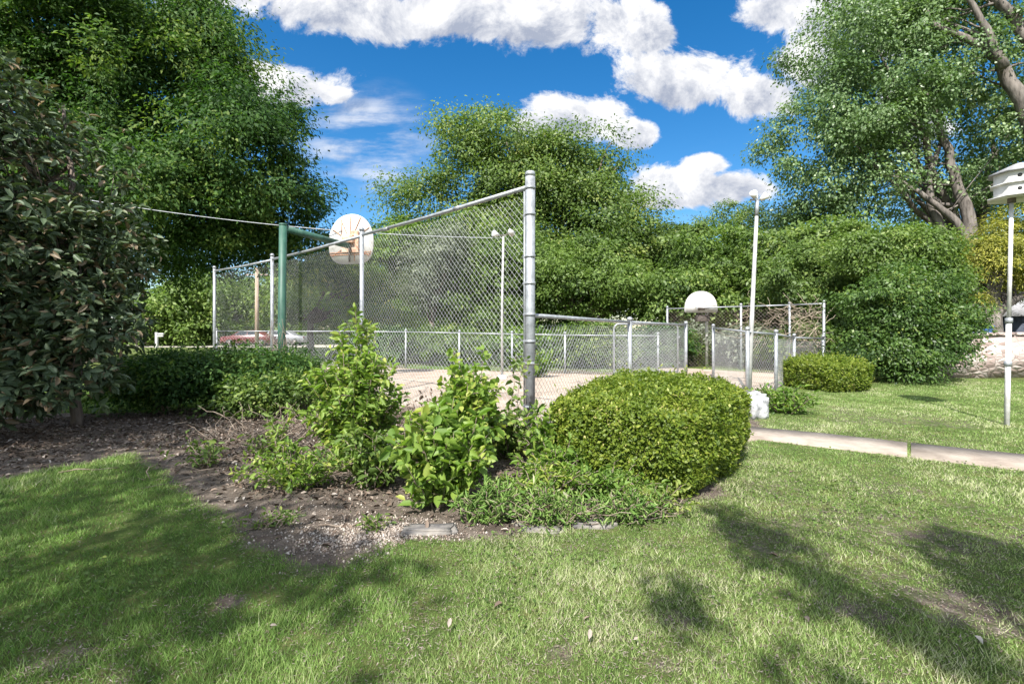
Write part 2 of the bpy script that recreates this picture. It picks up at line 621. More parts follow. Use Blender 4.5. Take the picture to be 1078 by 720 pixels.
def ground_mat():
    m, nt, out = new_mat('lawn_and_soil')
    N, L = nt.nodes, nt.links
    p = N.new('ShaderNodeBsdfPrincipled')
    p.inputs['Roughness'].default_value = 0.95
    p.inputs['Specular IOR Level'].default_value = 0.1
    tc = N.new('ShaderNodeTexCoord')

    def noise(s, d, r=0.6):
        n = N.new('ShaderNodeTexNoise')
        n.inputs['Scale'].default_value = s
        n.inputs['Detail'].default_value = d
        n.inputs['Roughness'].default_value = r
        L.new(tc.outputs['Object'], n.inputs['Vector'])
        return n.outputs[0]
    a = N.new('ShaderNodeAttribute')
    a.attribute_name = 'dirt'
    rg = ramp_node(nt, [(0.28, (0.045, 0.075, 0.018)), (0.5, (0.085, 0.115, 0.032)), (0.72, (0.16, 0.15, 0.060))])
    L.new(noise(3.2, 10, 0.72), rg.inputs[0])
    rd = ramp_node(nt, [(0.30, (0.065, 0.050, 0.039)), (0.52, (0.150, 0.122, 0.098)), (0.72, (0.30, 0.255, 0.21))])
    gr = N.new('ShaderNodeMath')
    gr.operation = 'MULTIPLY_ADD'
    gr.inputs[1].default_value = 0.55
    L.new(noise(70, 6, 0.75), gr.inputs[0])
    gm = N.new('ShaderNodeMath')
    gm.operation = 'MULTIPLY_ADD'
    gm.inputs[1].default_value = 0.9
    gm.inputs[2].default_value = -0.23
    L.new(noise(5.5, 12, 0.75), gm.inputs[0])
    L.new(gm.outputs[0], gr.inputs[2])
    L.new(gr.outputs[0], rd.inputs[0])
    mx = N.new('ShaderNodeMix')
    mx.data_type = 'RGBA'
    ad = N.new('ShaderNodeMath')
    ad.operation = 'MULTIPLY_ADD'
    L.new(noise(9, 6), ad.inputs[0])
    ad.inputs[1].default_value = 1.0
    ad.inputs[2].default_value = -0.5
    ad2 = N.new('ShaderNodeMath')
    L.new(a.outputs['Fac'], ad2.inputs[0])
    L.new(ad.outputs[0], ad2.inputs[1])
    mr = N.new('ShaderNodeMapRange')
    mr.inputs[1].default_value = 0.38
    mr.inputs[2].default_value = 0.62
    L.new(ad2.outputs[0], mr.inputs[0])
    L.new(mr.outputs[0], mx.inputs[0])
    L.new(rg.outputs[0], mx.inputs[6])
    L.new(rd.outputs[0], mx.inputs[7])
    L.new(mx.outputs[2], p.inputs['Base Color'])
    b = N.new('ShaderNodeBump')
    b.inputs['Strength'].default_value = 0.8
    b.inputs['Distance'].default_value = 0.05
    L.new(noise(45, 10, 0.75), b.inputs['Height'])
    L.new(b.outputs[0], p.inputs['Normal'])
    L.new(p.outputs[0], out.inputs[0])
    return m


M['ground'] = ground_mat()


def wall_mat():
    m, nt, out = new_mat('rubble_stone')
    N, L = nt.nodes, nt.links
    p = N.new('ShaderNodeBsdfPrincipled')
    p.inputs['Roughness'].default_value = 0.9
    tc = N.new('ShaderNodeTexCoord')
    mp = N.new('ShaderNodeMapping')
    mp.inputs['Scale'].default_value = (4.2, 4.2, 7.5)
    L.new(tc.outputs['Object'], mp.inputs[0])
    v = N.new('ShaderNodeTexVoronoi')
    v.inputs['Scale'].default_value = 1
    L.new(mp.outputs[0], v.inputs['Vector'])
    e = N.new('ShaderNodeTexVoronoi')
    e.feature = 'DISTANCE_TO_EDGE'
    e.inputs['Scale'].default_value = 1
    L.new(mp.outputs[0], e.inputs['Vector'])
    s = N.new('ShaderNodeSeparateColor')
    L.new(v.outputs['Color'], s.inputs[0])
    r = ramp_node(nt, [(0.0, (0.20, 0.15, 0.13)), (0.5, (0.36, 0.28, 0.25)), (1.0, (0.50, 0.43, 0.40))])
    L.new(s.outputs[0], r.inputs[0])
    mr = N.new('ShaderNodeMapRange')
    mr.inputs[2].default_value = 0.06
    mr.inputs[3].default_value = 0.55
    L.new(e.outputs['Distance'], mr.inputs[0])
    mx = N.new('ShaderNodeMix')
    mx.data_type = 'RGBA'
    mx.blend_type = 'MULTIPLY'
    mx.inputs[0].default_value = 1
    L.new(r.outputs[0], mx.inputs[6])
    L.new(mr.outputs[0], mx.inputs[7])
    L.new(mx.outputs[2], p.inputs['Base Color'])
    b = N.new('ShaderNodeBump')
    b.inputs['Strength'].default_value = 0.8
    b.inputs['Distance'].default_value = 0.05
    L.new(e.outputs['Distance'], b.inputs['Height'])
    L.new(b.outputs[0], p.inputs['Normal'])
    L.new(p.outputs[0], out.inputs[0])
    return m


M['rubble'] = wall_mat()

# leaf colours (linear albedo)
M['lf_dark'] = leaf_mat('dark_green_leaf', [(0, (0.020, 0.054, 0.013)), (0.5, (0.047, 0.103, 0.022)), (0.8, (0.089, 0.154, 0.033)), (1, (0.156, 0.212, 0.046))], 0.36, 0.6, 0.2)
M['lf_mid'] = leaf_mat('mid_green_leaf', [(0, (0.051, 0.089, 0.020)), (0.5, (0.107, 0.172, 0.037)), (0.85, (0.176, 0.242, 0.055)), (1, (0.252, 0.293, 0.077))], 0.38)
M['lf_bright'] = leaf_mat('fresh_green_leaf', [(0, (0.054, 0.109, 0.018)), (0.5, (0.124, 0.212, 0.036)), (0.85, (0.209, 0.296, 0.054)), (1, (0.324, 0.360, 0.083))], 0.40)
M['lf_lime'] = leaf_mat('yellow_green_leaf', [(0, (0.052, 0.093, 0.020)), (0.5, (0.113, 0.181, 0.036)), (0.85, (0.168, 0.245, 0.055)), (1, (0.235, 0.294, 0.080))], 0.40)
M['lf_deep'] = leaf_mat('deep_green_leaf', [(0, (0.031, 0.065, 0.016)), (0.5, (0.072, 0.135, 0.028)), (0.85, (0.120, 0.194, 0.040)), (1, (0.192, 0.238, 0.050))], 0.34, 0.45)
M['lf_silver'] = leaf_mat('silver_green_leaf', [(0, (0.055, 0.103, 0.033)), (0.5, (0.127, 0.200, 0.075)), (0.85, (0.209, 0.292, 0.133)), (1, (0.330, 0.401, 0.232))], 0.30, 0.4)
M['lf_grey'] = leaf_mat('grey_green_leaf', [(0, (0.07, 0.09, 0.06)), (0.5, (0.15, 0.18, 0.12)), (1, (0.27, 0.30, 0.22))], 0.25)
M['lf_box'] = leaf_mat('boxwood_leaf', [(0, (0.055, 0.099, 0.011)), (0.5, (0.129, 0.185, 0.020)), (0.85, (0.210, 0.253, 0.032)), (0.97, (0.296, 0.321, 0.064)), (1, (0.493, 0.444, 0.172))], 0.35, 0.5)
M['lf_mag'] = leaf_mat('magnolia_leaf', [(0, (0.035, 0.058, 0.030)), (0.5, (0.080, 0.115, 0.058)), (0.78, (0.14, 0.175, 0.09)), (0.84, (0.13, 0.10, 0.06)), (1, (0.21, 0.155, 0.095))], 0.15, 0.5, 0.3)
M['lf_gold'] = leaf_mat('gold_green_needles', [(0, (0.084, 0.105, 0.017)), (0.5, (0.224, 0.231, 0.039)), (1, (0.420, 0.392, 0.070))], 0.3)
M['lf_brown'] = leaf_mat('dry_brown_leaf', [(0, (0.06, 0.042, 0.03)), (0.5, (0.14, 0.10, 0.08)), (0.8, (0.21, 0.16, 0.13)), (1, (0.30, 0.24, 0.18))], 0.15, 0.8, 0.1, 0.7)
M['lf_litter'] = leaf_mat('leaf_litter', [(0, (0.055, 0.038, 0.028)), (0.5, (0.15, 0.112, 0.086)), (0.85, (0.31, 0.265, 0.225)), (1, (0.46, 0.42, 0.37))], 0.05, 0.85, 0.1, 0.7)
M['lf_grass'] = leaf_mat('grass_blade', [(0, (0.066, 0.137, 0.028)), (0.40, (0.138, 0.239, 0.054)), (0.72, (0.227, 0.320, 0.095)), (0.88, (0.322, 0.360, 0.166)), (1, (0.502, 0.491, 0.331))], 0.3, 0.6, 0.2)

# ------------------------------------------------------------------ ground, court, path
POSTS_TALL = [(0.25, 6.80), (-3.15, 10.36), (-6.75, 13.9), (-10.0, 16.6)]
LOW_A = [(0.25, 6.80, 1.66), (2.55, 10.7, 1.63), (5.35, 15.2, 1.62)]
LOW_B = [(5.95, 14.6, 1.53), (5.22, 10.95, 1.42), (6.28, 11.75, 1.36), (8.0, 14.0, 1.25), (9.7, 15.4, 1.20)]
FAR = [(-12.2, 20.4, 1.43), (-9.5, 19.6, 1.42), (-6.6, 19.1, 1.42), (-4.0, 18.6, 1.40), (-1.9, 17.8, 1.36), (0.0, 17.0, 1.33), (1.75, 16.3, 1.30), (3.3, 16.0, 1.29), (4.7, 15.9, 1.28)]
COURT = [(0.25, 6.85), (-3.1, 10.4), (-6.7, 13.95), (-9.6, 17.2), (-9.4, 19.4), (-6.6, 18.9), (-4.0, 18.4), (-1.9, 17.6), (0.0, 16.8), (1.75, 16.1), (3.3, 15.8), (4.9, 16.0), (5.6, 19.4), (9.6, 15.3), (7.6, 13.6), (6.2, 11.7), (5.2, 10.9), (4.6, 10.0), (3.3, 6.9), (2.2, 7.6), (1.4, 8.3)]
PATH = [gd(786, 449), gd(870, 456.5), gd(955, 466), gd(1078, 478.5), gd(1500, 521), gd(1500, 543), gd(1078, 494.5), gd(955, 480.5), gd(870, 470.5), gd(800, 462), gd(786, 464)]
PATH = [tuple(p[:2]) for p in PATH]
EDGE = [(-140, 500), (0, 505), (60, 490), (130, 478), (175, 492), (215, 530), (255, 575), (300, 603), (350, 606), (395, 590), (428, 566), (480, 568), (545, 562), (640, 553), (700, 540), (745, 516), (786, 470), (800, 447)]
BED = [tuple(gd(*p)[:2]) for p in EDGE] + [(4.2, 9.2), (0.25, 6.85), (-3.1, 10.4), (-4.5, 10.6), (-6.2, 8.7), (-9.0, 8.2)]


def ground():
    def axis(lo, hi, fine0, fine1, step, n_out):
        f = np.arange(fine0, fine1 + 1e-6, step)
        g = np.geomspace(step, 1, n_out)
        a = fine0 - np.cumsum(g / g.sum() * (fine0 - lo))[::1]
        b = fine1 + np.cumsum(g / g.sum() * (hi - fine1))
        return np.concatenate([a[::-1], f, b])
    xs = axis(-400, 400, -9, 9, 0.075, 40)
    ys = axis(-150, 700, 0.6, 12, 0.075, 46)
    X, Y = np.meshgrid(xs, ys)
    P = np.stack([X.ravel(), Y.ravel()], 1)
    Z = 0.03 * fbm(P, 0.45, 3, 4) + 0.012 * fbm(P, 3.0, 5, 3)
    keep = np.minimum(np.clip(-poly_dist(P, COURT) / 0.5, 0, 1), np.clip((-poly_dist(P, PATH) - 0.05) / 0.35, 0, 1))
    bed = poly_dist(P, BED)
    Z = Z * keep + np.clip(bed, 0, 0.8) * 0.10 * keep * fbm(P, 1.2, 9, 3) - 0.012
    far = np.hypot(P[:, 0], P[:, 1] - 8) > 22
    Z[far] = -0.012
    dirt = np.clip(0.5 + bed / 0.35 + 0.45 * fbm(P, 1.6, 21, 4), 0, 1)
    # worn patches in the lawn
    for (px, py, r, s) in [(590, 690, 0.10, 0.5), (690, 570, 0.2, 0.4), (735, 515, 0.28, 0.8), (715, 650, 0.12, 0.5), (905, 640, 0.2, 0.5), (960, 560, 0.12, 0.6),
                           (700, 690, 0.14, 0.45), (870, 470, 0.1, 0.3), (60, 690, 0.18, 0.5), (240, 632, 0.1, 0.7), (120, 712, 0.1, 0.5), (1020, 640, 0.3, 0.6), (470, 600, 0.12, 0.35)]:
        g = gd(px, py)[:2]
        q = np.linalg.norm(P - g, axis=1) / r
        dirt = np.maximum(dirt, s * np.clip(1.5 - q, 0, 1))
    dirt = np.maximum(dirt, np.clip(0.22 + 0.55 * fbm(P, 0.9, 33, 4), 0, 0.45) * (P[:, 0] > -1.0))
    cm = poly_dist(P, COURT)
    dirt = np.maximum(dirt, np.clip(0.6 + cm / 0.3, 0, 1))
    nx, ny = len(xs), len(ys)
    i = np.arange(ny - 1)[:, None] * nx
    j = np.arange(nx - 1)[None, :]
    Q = np.stack([i + j, i + j + 1, i + nx + j + 1, i + nx + j], -1).reshape(-1, 4)
    V = np.column_stack([P, Z])
    o = raw_mesh('ground', V, [Q], M['ground'], smooth=True)
    a = o.data.attributes.new('dirt', 'FLOAT', 'POINT')
    a.data.foreach_set('value', dirt.astype(np.float32))
    tag(o, kind='structure')
    return xs, ys, Z.reshape(ny, nx), dirt.reshape(ny, nx)


GXS, GYS, GZ, GDIRT = ground()


def sample_grid(A, P):
    ix = np.clip(np.searchsorted(GXS, P[:, 0]) - 1, 0, len(GXS) - 2)
    iy = np.clip(np.searchsorted(GYS, P[:, 1]) - 1, 0, len(GYS) - 2)
    tx = (P[:, 0] - GXS[ix]) / (GXS[ix + 1] - GXS[ix])
    ty = (P[:, 1] - GYS[iy]) / (GYS[iy + 1] - GYS[iy])
    return (A[iy, ix] * (1 - tx) + A[iy, ix + 1] * tx) * (1 - ty) + (A[iy + 1, ix] * (1 - tx) + A[iy + 1, ix + 1] * tx) * ty


def gz(x, y):
    return float(sample_grid(GZ, np.array([[x, y]]))[0])


def sheet(name, poly, z, mat, thick=0.0):
    bm = bmesh.new()
    vs = [bm.verts.new((p[0], p[1], z)) for p in poly]
    f = bm.faces.new(vs)
    if f.normal.z < 0 or True:
        bmesh.ops.recalc_face_normals(bm, faces=bm.faces)
        bm.normal_update()
        if bm.faces[0].normal.z < 0:
            bmesh.ops.reverse_faces(bm, faces=bm.faces)
    if thick:
        r = bmesh.ops.extrude_face_region(bm, geom=bm.faces[:])
        bmesh.ops.translate(bm, verts=[v for v in r['geom'] if isinstance(v, bmesh.types.BMVert)], vec=(0, 0, -thick))
        bmesh.ops.recalc_face_normals(bm, faces=bm.faces)
    bmesh.ops.triangulate(bm, faces=bm.faces)
    me = bpy.data.meshes.new(name)
    bm.to_mesh(me)
    bm.free()
    me.materials.append(mat)
    o = bpy.data.objects.new(name, me)
    COL.objects.link(o)
    tag(o, kind='structure')
    return o


sheet('court', COURT, -0.006, M['court'])
JL, JR = 0.492, 0.506


def path_slabs():
    # two slabs with a weedy joint, as one path
    a, b, c, d, e = PATH[0], PATH[1], PATH[2], PATH[3], PATH[4]
    f, g, h, i, j, k = PATH[5:]
    mb = MB()
    for poly in ([a, b, c, h, i, j, k], [(c[0] + .035, c[1] - .017), d, e, f, g, (h[0] + .03, h[1] - .017)]):
        bm = bmesh.new()
        n = 0
        vs = [bm.verts.new((p[0], p[1], 0.006)) for p in poly]
        bm.faces.new(vs)
        bm.normal_update()
        if bm.faces[:][0].normal.z < 0:
            bmesh.ops.reverse_faces(bm, faces=bm.faces)
        r = bmesh.ops.extrude_face_region(bm, geom=bm.faces[:])
        bmesh.ops.translate(bm, verts=[v for v in r['geom'] if isinstance(v, bmesh.types.BMVert)], vec=(0, 0, -0.08))
        bmesh.ops.recalc_face_normals(bm, faces=bm.faces)
        mb.bm(bm)
    tag(mb.build('path', M['concrete']), kind='structure')


path_slabs()
# the sunlit street beyond the garden on the left, and the raised terrace behind the stone wall
sheet('road', [(-120, 41), (-14, 41), (-14, 48), (-120, 48)], 0.01, M['road'])
sheet('terrace', [(12.2, 15.1), (45, 15.1), (45, 34), (12.2, 34)], 0.5, M['ground'], 0.6)

# ------------------------------------------------------------------ foliage machinery


def leaves(C, Nrm, size, aspect=0.45, fold=0.12, rng=None, droop=0.0, hexa=False, tint=None, along=None):
    """C (n,3) leaf bases, Nrm (n,3) facing; one quad (or a six point pointed blade) per leaf"""
    rng = rng or RNG
    n = len(C)
    Nrm = Nrm / (np.linalg.norm(Nrm, axis=1)[:, None] + 1e-9)
    R = rng.normal(size=(n, 3)) if along is None else along + 0.5 * rng.normal(size=(n, 3))
    R[:, 2] -= droop
    A = R - Nrm * np.sum(R * Nrm, 1)[:, None]
    A /= np.linalg.norm(A, axis=1)[:, None] + 1e-9
    B = np.cross(Nrm, A)
    s = np.broadcast_to(np.asarray(size, dtype=float), (n,)) * rng.uniform(0.5, 1.4, n)
    L = s[:, None]
    w = (s * aspect)[:, None]
    f = (s * fold)[:, None]
    if not hexa:
        V = np.stack([C, C + A * L * 0.48 + B * w * 0.5 + Nrm * f, C + A * L, C + A * L * 0.48 - B * w * 0.5 + Nrm * f], 1).reshape(-1, 3)
        F = (np.arange(n)[:, None] * 4 + np.arange(4)[None, :])
        Fs = [F]
        k = 4
    else:
        tip = C + A * L - Nrm * f * 1.2
        mid = C + A * L * 0.5 + Nrm * 0.0
        V = np.stack([C, C + A * L * 0.30 + B * w * 0.46 + Nrm * f, C + A * L * 0.68 + B * w * 0.40 + Nrm * f * 0.7, tip,
                      C + A * L * 0.68 - B * w * 0.40 + Nrm * f * 0.7, C + A * L * 0.30 - B * w * 0.46 + Nrm * f], 1).reshape(-1, 3)
        b = np.arange(n)[:, None] * 6
        Fs = [np.vstack([b + np.array([0, 1, 2, 3]), b + np.array([0, 3, 4, 5])])]
        k = 6
    t = rng.uniform(0, 1, n) if tint is None else np.clip(tint, 0, 1)
    return V, Fs, np.repeat(t, k)


def clump_points(ells, n, rng, inner=0.55, lump=0.25, seed=1):
    """clump centres inside a union of ellipsoids, denser towards the outside; ells: (cx,cy,cz,rx,ry,rz)"""
    ells = np.asarray(ells, dtype=float)
    vol = (ells[:, 3] * ells[:, 4] + ells[:, 3] * ells[:, 5] + ells[:, 4] * ells[:, 5])
    k = rng.choice(len(ells), size=n, p=vol / vol.sum())
    d = rng.normal(size=(n, 3))
    d /= np.linalg.norm(d, axis=1)[:, None]
    r = inner + (1 - inner) * rng.uniform(0, 1, n) ** 0.7
    bump = 1 + lump * fbm(d * 1.0 + k[:, None] * 7.3, 1.7, seed, 3)
    P = ells[k, :3] + d * ells[k, 3:] * (r * bump)[:, None]
    return P, d, k


def crown_mesh(name, ells, mat, parent, rng, n_clumps, per, clump_r, leaf, aspect=0.5, droop=0.3, inner=0.55, lump=0.25, up=0.5, flat=0.6, hexa=False, zmin=None, seed=1, outw=0.8, fold=0.12, cull=None, tuft=0.17, tuft_r=2.2):
    ells = np.array(ells, dtype=float)
    ells[:, 3:] = np.maximum(ells[:, 3:] - 0.55 * clump_r * tuft_r, ells[:, 3:] * 0.45)
    P, d, k = clump_points(ells, n_clumps, rng, inner, lump, seed)
    if zmin is not None:
        m = P[:, 2] > zmin + rng.uniform(0, 0.6, len(P))
        P, d = P[m], d[m]
    if cull is not None:
        m = cull(P)
        P, d = P[m], d[m]
    # each lump of the crown is a handful of sprays, each spray a handful of leaves
    n = max(6, int(len(P) * tuft))
    P, d = P[:n], d[:n]
    cr = clump_r * tuft_r * rng.uniform(0.6, 1.4, n)
    ct = rng.normal(0, 0.18, n)
    nsub = 8
    per2 = max(4, int(per / (tuft * nsub)))
    i1 = np.repeat(np.arange(n), nsub)
    dd = rng.normal(size=(n * nsub, 3)) + 0.9 * d[i1] + np.array([0, 0, 0.35])
    dd /= np.linalg.norm(dd, axis=1)[:, None]
    dd[:, 2] *= flat
    SP = P[i1] + dd * (cr[i1] * rng.uniform(0.35, 1.0, n * nsub))[:, None]
    st = ct[i1] + rng.normal(0, 0.10, n * nsub)
    idx = np.repeat(np.arange(n * nsub), per2)
    off = rng.normal(size=(len(idx), 3)) * 0.5
    off[:, 2] *= flat
    C = SP[idx] + off * (cr[i1][idx] * 0.36)[:, None]
    Nn = outw * dd[idx] + rng.normal(size=(len(idx), 3)) * 0.6 + off * 0.5
    Nn[:, 2] += up
    t = np.clip(0.45 + st[idx] + rng.normal(0, 0.17, len(idx)), 0, 1)
    V, Fs, tt = leaves(C, Nn, leaf, aspect, fold, rng, droop, hexa, t, along=dd[idx] + off)
    if zmin is not None:
        V[:, 2] = np.maximum(V[:, 2], 0.02)
    return raw_mesh(name, V, Fs, mat, parent, tint=tt), P


def limb(mb, a, b, r0, r1, rng, wob=0.12, n=7, sides=7, sag=0.0):
    a, b = np.asarray(a, dtype=float), np.asarray(b, dtype=float)
    t = np.linspace(0, 1, n)[:, None]
    L = np.linalg.norm(b - a)
    p = a + (b - a) * t
    w = rng.normal(size=(n, 3)) * wob * L * 0.25
    w[0] = 0
    w = np.cumsum(w, 0) * 0.45
    w -= t * w[-1]
    p = p + w
    p[:, 2] += (np.sin(t[:, 0] * np.pi) * sag * L)
    mb.tube(p, np.linspace(r0, r1, n), sides)
    return p


def tree(name, label, cat, base, ells, mat, bark, seed, n_clumps=700, per=40, clump_r=0.6, leaf=0.2, trunk_r=0.25, fork=0.35, n_limbs=9, group=None, lean=(0, 0), limbs=(), **kw):
    """a tapered trunk with limbs reaching into the crown's lumps, and leaves in clumps through the crown's volume"""
    rng = np.random.default_rng(seed)
    base = np.asarray(base, dtype=float)
    root = empty(name, base)
    tag(root, label, cat, group)
    E = np.asarray(ells, dtype=float).copy()
    E[:, :3] -= base
    cr, P = crown_mesh('crown', E, M[mat], root, rng, n_clumps, per, clump_r, leaf, seed=seed, **kw)
    mb = MB()
    cen = E[:, :3].mean(0)
    top = (E[:, 2] + E[:, 5] * 0.6).max()
    zf = max(0.25, fork * top)
    fk = np.array([lean[0] * zf, lean[1] * zf, zf])
    tp = np.array([[0, 0, -0.15], [0, 0, 0.05], fk * 0.35 + rng.normal(size=3) * [.04, .04, 0], fk * 0.7 + rng.normal(size=3) * [.05, .05, 0], fk])
    mb.tube(tp, [trunk_r * 1.5, trunk_r * 1.2, trunk_r, trunk_r * 0.9, trunk_r * 0.8], 10)
    order = rng.permutation(len(P))[:n_limbs * 4]
    for q in range(min(n_limbs, len(order))):
        tgt = P[order[q]] * 0.95 + cen * 0.05
        st = tp[3] + (fk - tp[3]) * rng.uniform(0.2, 1)
        lp = limb(mb, st, tgt, trunk_r * rng.uniform(0.35, 0.6), trunk_r * 0.07, rng, 0.16, 8, 6, 0.05)
        for s in range(2):
            i = rng.integers(3, 6)
            dd = np.linalg.norm(P - lp[i], axis=1)
            near = np.argsort(dd)[rng.integers(2, min(30, len(P)))]
            limb(mb, lp[i], P[near], trunk_r * 0.16, trunk_r * 0.04, rng, 0.15, 5, 5)
    for (pl, d_, r0, r1) in limbs:
        p = np.array([at(a, b, d_ + .25 * i) for i, (a, b) in enumerate(pl)]) - base
        q = np.linspace(0, len(p) - 1, len(p) * 3)
        i0 = np.clip(q.astype(int), 0, len(p) - 2)
        pp = p[i0] + (p[i0 + 1] - p[i0]) * (q - i0)[:, None] + rng.normal(size=(len(q), 3)) * .04
        mb.tube(pp, np.linspace(r0, r1, len(q)), 10)
        for s_ in range(5):
            i = rng.integers(len(pp) // 3, len(pp))
            near = np.argsort(np.linalg.norm(P - pp[i], axis=1))[rng.integers(1, min(25, len(P)))]
            limb(mb, pp[i], P[near], r1 * .5, r1 * .12, rng, .15, 6, 5)
    mb.build('trunk', M[bark], root, smooth=True)
    return root


def px_ell(px, py, d, rx, ry=None, depth=None):
    """an ellipsoid given by the direction it is seen in, its distance and its half sizes in picture units"""
    ry = ry or rx
    c = at(px, py, d)
    s = d / FPX
    return (c[0], c[1], c[2], rx * s, (depth or rx) * s, ry * s)


def shrub(name, label, base, ells, mat, seed, group=None, stems=7, stem_r=0.012, cat='shrub', **kw):
    rng = np.random.default_rng(seed)
    base = np.asarray(base, dtype=float)
    root = empty(name, base)
    tag(root, label, cat, group)
    E = np.asarray(ells, dtype=float).copy()
    E[:, :3] -= base
    cr, P = crown_mesh('foliage', E, M[mat], root, rng, zmin=0.0, seed=seed, **kw)
    mb = MB()
    for q in range(stems):
        tgt = P[rng.integers(len(P))] * 0.92
        b0 = np.array([rng.normal() * 0.12, rng.normal() * 0.1, -0.05])
        limb(mb, b0, tgt, stem_r, stem_r * 0.3, rng, 0.14, 7, 5, 0.06)
    mb.build('stem', M['twig'], root, smooth=True)
    return root


# ------------------------------------------------------------------ trees and big shrubs of the background
def big_trees():
    tree('shade_tree', 'huge dark green broadleaf tree filling the upper left behind the magnolia', 'tree', (gx(92, 22), 22, 0),
         [px_ell(150, 70, 22, 130, 110, 120), px_ell(255, 165, 21, 88, 88, 90), px_ell(60, 170, 21, 110, 95), px_ell(185, 55, 22, 72, 70), px_ell(285, 150, 21, 58, 48), px_ell(308, 205, 21, 44, 55),
          px_ell(170, 210, 20, 130, 60, 100), px_ell(40, 20, 22, 120, 100), px_ell(265, 225, 21, 78, 60), px_ell(90, 275, 22, 95, 34), px_ell(245, 262, 23, 90, 36, 80), px_ell(305, 262, 23, 40, 46)],
         'lf_dark', 'bark', 11, n_clumps=3000, per=95, clump_r=0.80, leaf=0.185, trunk_r=0.42, fork=0.3, n_limbs=26, inner=0.45, lump=0.4, aspect=0.42)
    tree('cottonwood_tree', 'tall silvery green cottonwood with thick pale limbs at the upper right', 'tree', (gx(1022, 27), 27, 0),
         [px_ell(940, 90, 27, 105, 95, 100), px_ell(880, 150, 26, 72, 85, 80), px_ell(1040, 60, 27, 120, 110), px_ell(1000, 180, 28, 110, 60), px_ell(880, 50, 26, 58, 60),
          px_ell(990, -20, 27, 130, 70), px_ell(860, 215, 26, 45, 40), px_ell(1110, 160, 28, 90, 90), px_ell(900, 200, 26.5, 60, 46), px_ell(850, 190, 25.5, 42, 50), px_ell(905, 120, 25.5, 64, 60)],
         'lf_silver', 'pale_bark', 12, n_clumps=2150, per=92, clump_r=0.85, leaf=0.16, trunk_r=0.50, fork=0.22, n_limbs=10, inner=0.3, lump=0.3, aspect=0.6, droop=0.8,
         limbs=[([(1022, 320), (1024, 250), (1012, 205), (1000, 170), (985, 120), (960, 80)], 24.6, .36, .10), ([(1040, 310), (1010, 235), (985, 215), (955, 195), (930, 180)], 24.4, .22, .06),
                ([(1030, 300), (985, 230), (975, 190), (990, 150)], 25, .26, .1), ([(1110, 250), (1080, 115), (1058, 72), (1035, 48), (978, 24)], 23, .42, .12), ([(1058, 72), (1040, 30), (1012, -10)], 23, .2, .1), ([(1085, 50), (1060, 10), (1030, -20)], 23.5, .26, .16),
                ([(1015, 215), (990, 215), (960, 190)], 25.5, .16, .05)])
    tree('elm_tree', 'tall olive green tree rising against the sky behind the tall fence post', 'tree', (1.4, 31, 0),
         [px_ell(545, 210, 31, 70, 50, 60), px_ell(485, 160, 31, 42, 36), px_ell(540, 158, 31, 52, 36), px_ell(585, 175, 31, 46, 38), px_ell(448, 205, 31, 40, 26), px_ell(622, 205, 31, 44, 52),
          px_ell(640, 262, 31, 62, 58), px_ell(520, 260, 31, 72, 56), px_ell(458, 148, 31, 18, 22), px_ell(628, 168, 31, 26, 22), px_ell(590, 295, 30, 90, 50), px_ell(510, 135, 31, 30, 16), px_ell(665, 235, 31, 34, 36), px_ell(470, 250, 31, 30, 20)],
         'lf_mid', 'bark', 13, n_clumps=2500, per=78, clump_r=0.95, leaf=0.20, trunk_r=0.33, fork=0.35, n_limbs=30, inner=0.25, lump=0.4,
         limbs=[([(590, 240), (604, 200), (596, 165), (602, 148)], 30, .10, .03), ([(600, 230), (625, 200), (634, 165), (644, 150)], 30, .09, .025), ([(612, 215), (640, 185), (655, 172)], 30, .06, .02)])
    # the row behind the court
    row = [
        ('broadleaf_tree', 'rounded dark green tree whose top shows beside the floodlight pole', 'lf_mid', 785, 34, [(790, 250, 60, 38), (765, 232, 34, 22), (820, 240, 44, 30), (785, 300, 70, 46)], 14),
        ('broadleaf_tree', 'mid green tree between the olive tree and the rounded dark tree', 'lf_mid', 700, 32, [(690, 272, 50, 46), (718, 258, 38, 30), (662, 290, 40, 50), (735, 290, 45, 46)], 15),
        ('broadleaf_tree', 'bright green spreading tree above the white half round backboard', 'lf_lime', 760, 24, [(745, 292, 46, 36), (790, 268, 46, 34), (700, 315, 50, 32), (770, 330, 80, 34), (725, 268, 26, 22)], 16),
        ('broadleaf_tree', 'fresh green arching tree just right of the floodlight pole', 'lf_mid', 840, 22, [(842, 272, 50, 40), (815, 300, 40, 36), (868, 255, 36, 26), (850, 320, 46, 34), (890, 285, 34, 36)], 116),
        ('broadleaf_tree', 'lime green low tree right of the tall fence post', 'lf_lime', 612, 24, [(600, 315, 46, 32), (645, 298, 46, 38), (580, 285, 38, 36), (680, 318, 40, 30), (622, 268, 30, 26)], 17),
        ('broadleaf_tree', 'mid green tree behind the rusty brown backed hoop', 'lf_bright', 327, 30, [(385, 280, 52, 46), (352, 300, 40, 44), (420, 262, 40, 40), (400, 325, 60, 26)], 18),
        ('broadleaf_tree', 'bright green bush like tree seen through the mesh left of the thin lamp pole', 'lf_lime', 505, 25, [(505, 295, 42, 40), (540, 275, 38, 48), (475, 315, 40, 28), (530, 330, 50, 22)], 19),
    ]
    for (nm, lb, mt, px, d, es, sd) in row:
        tree(nm, lb, 'tree', (gx(px, d), d, 0), [px_ell(a, b, d, c, e) for (a, b, c, e) in es], mt, 'bark', sd, n_clumps=720, per=60, clump_r=0.66, leaf=(.15, .21, .18, .15, .20, .17, .23)[sd % 7], trunk_r=0.2, fork=0.3, n_limbs=18, inner=0.25, lump=0.6, flat=0.5, tuft=.15)
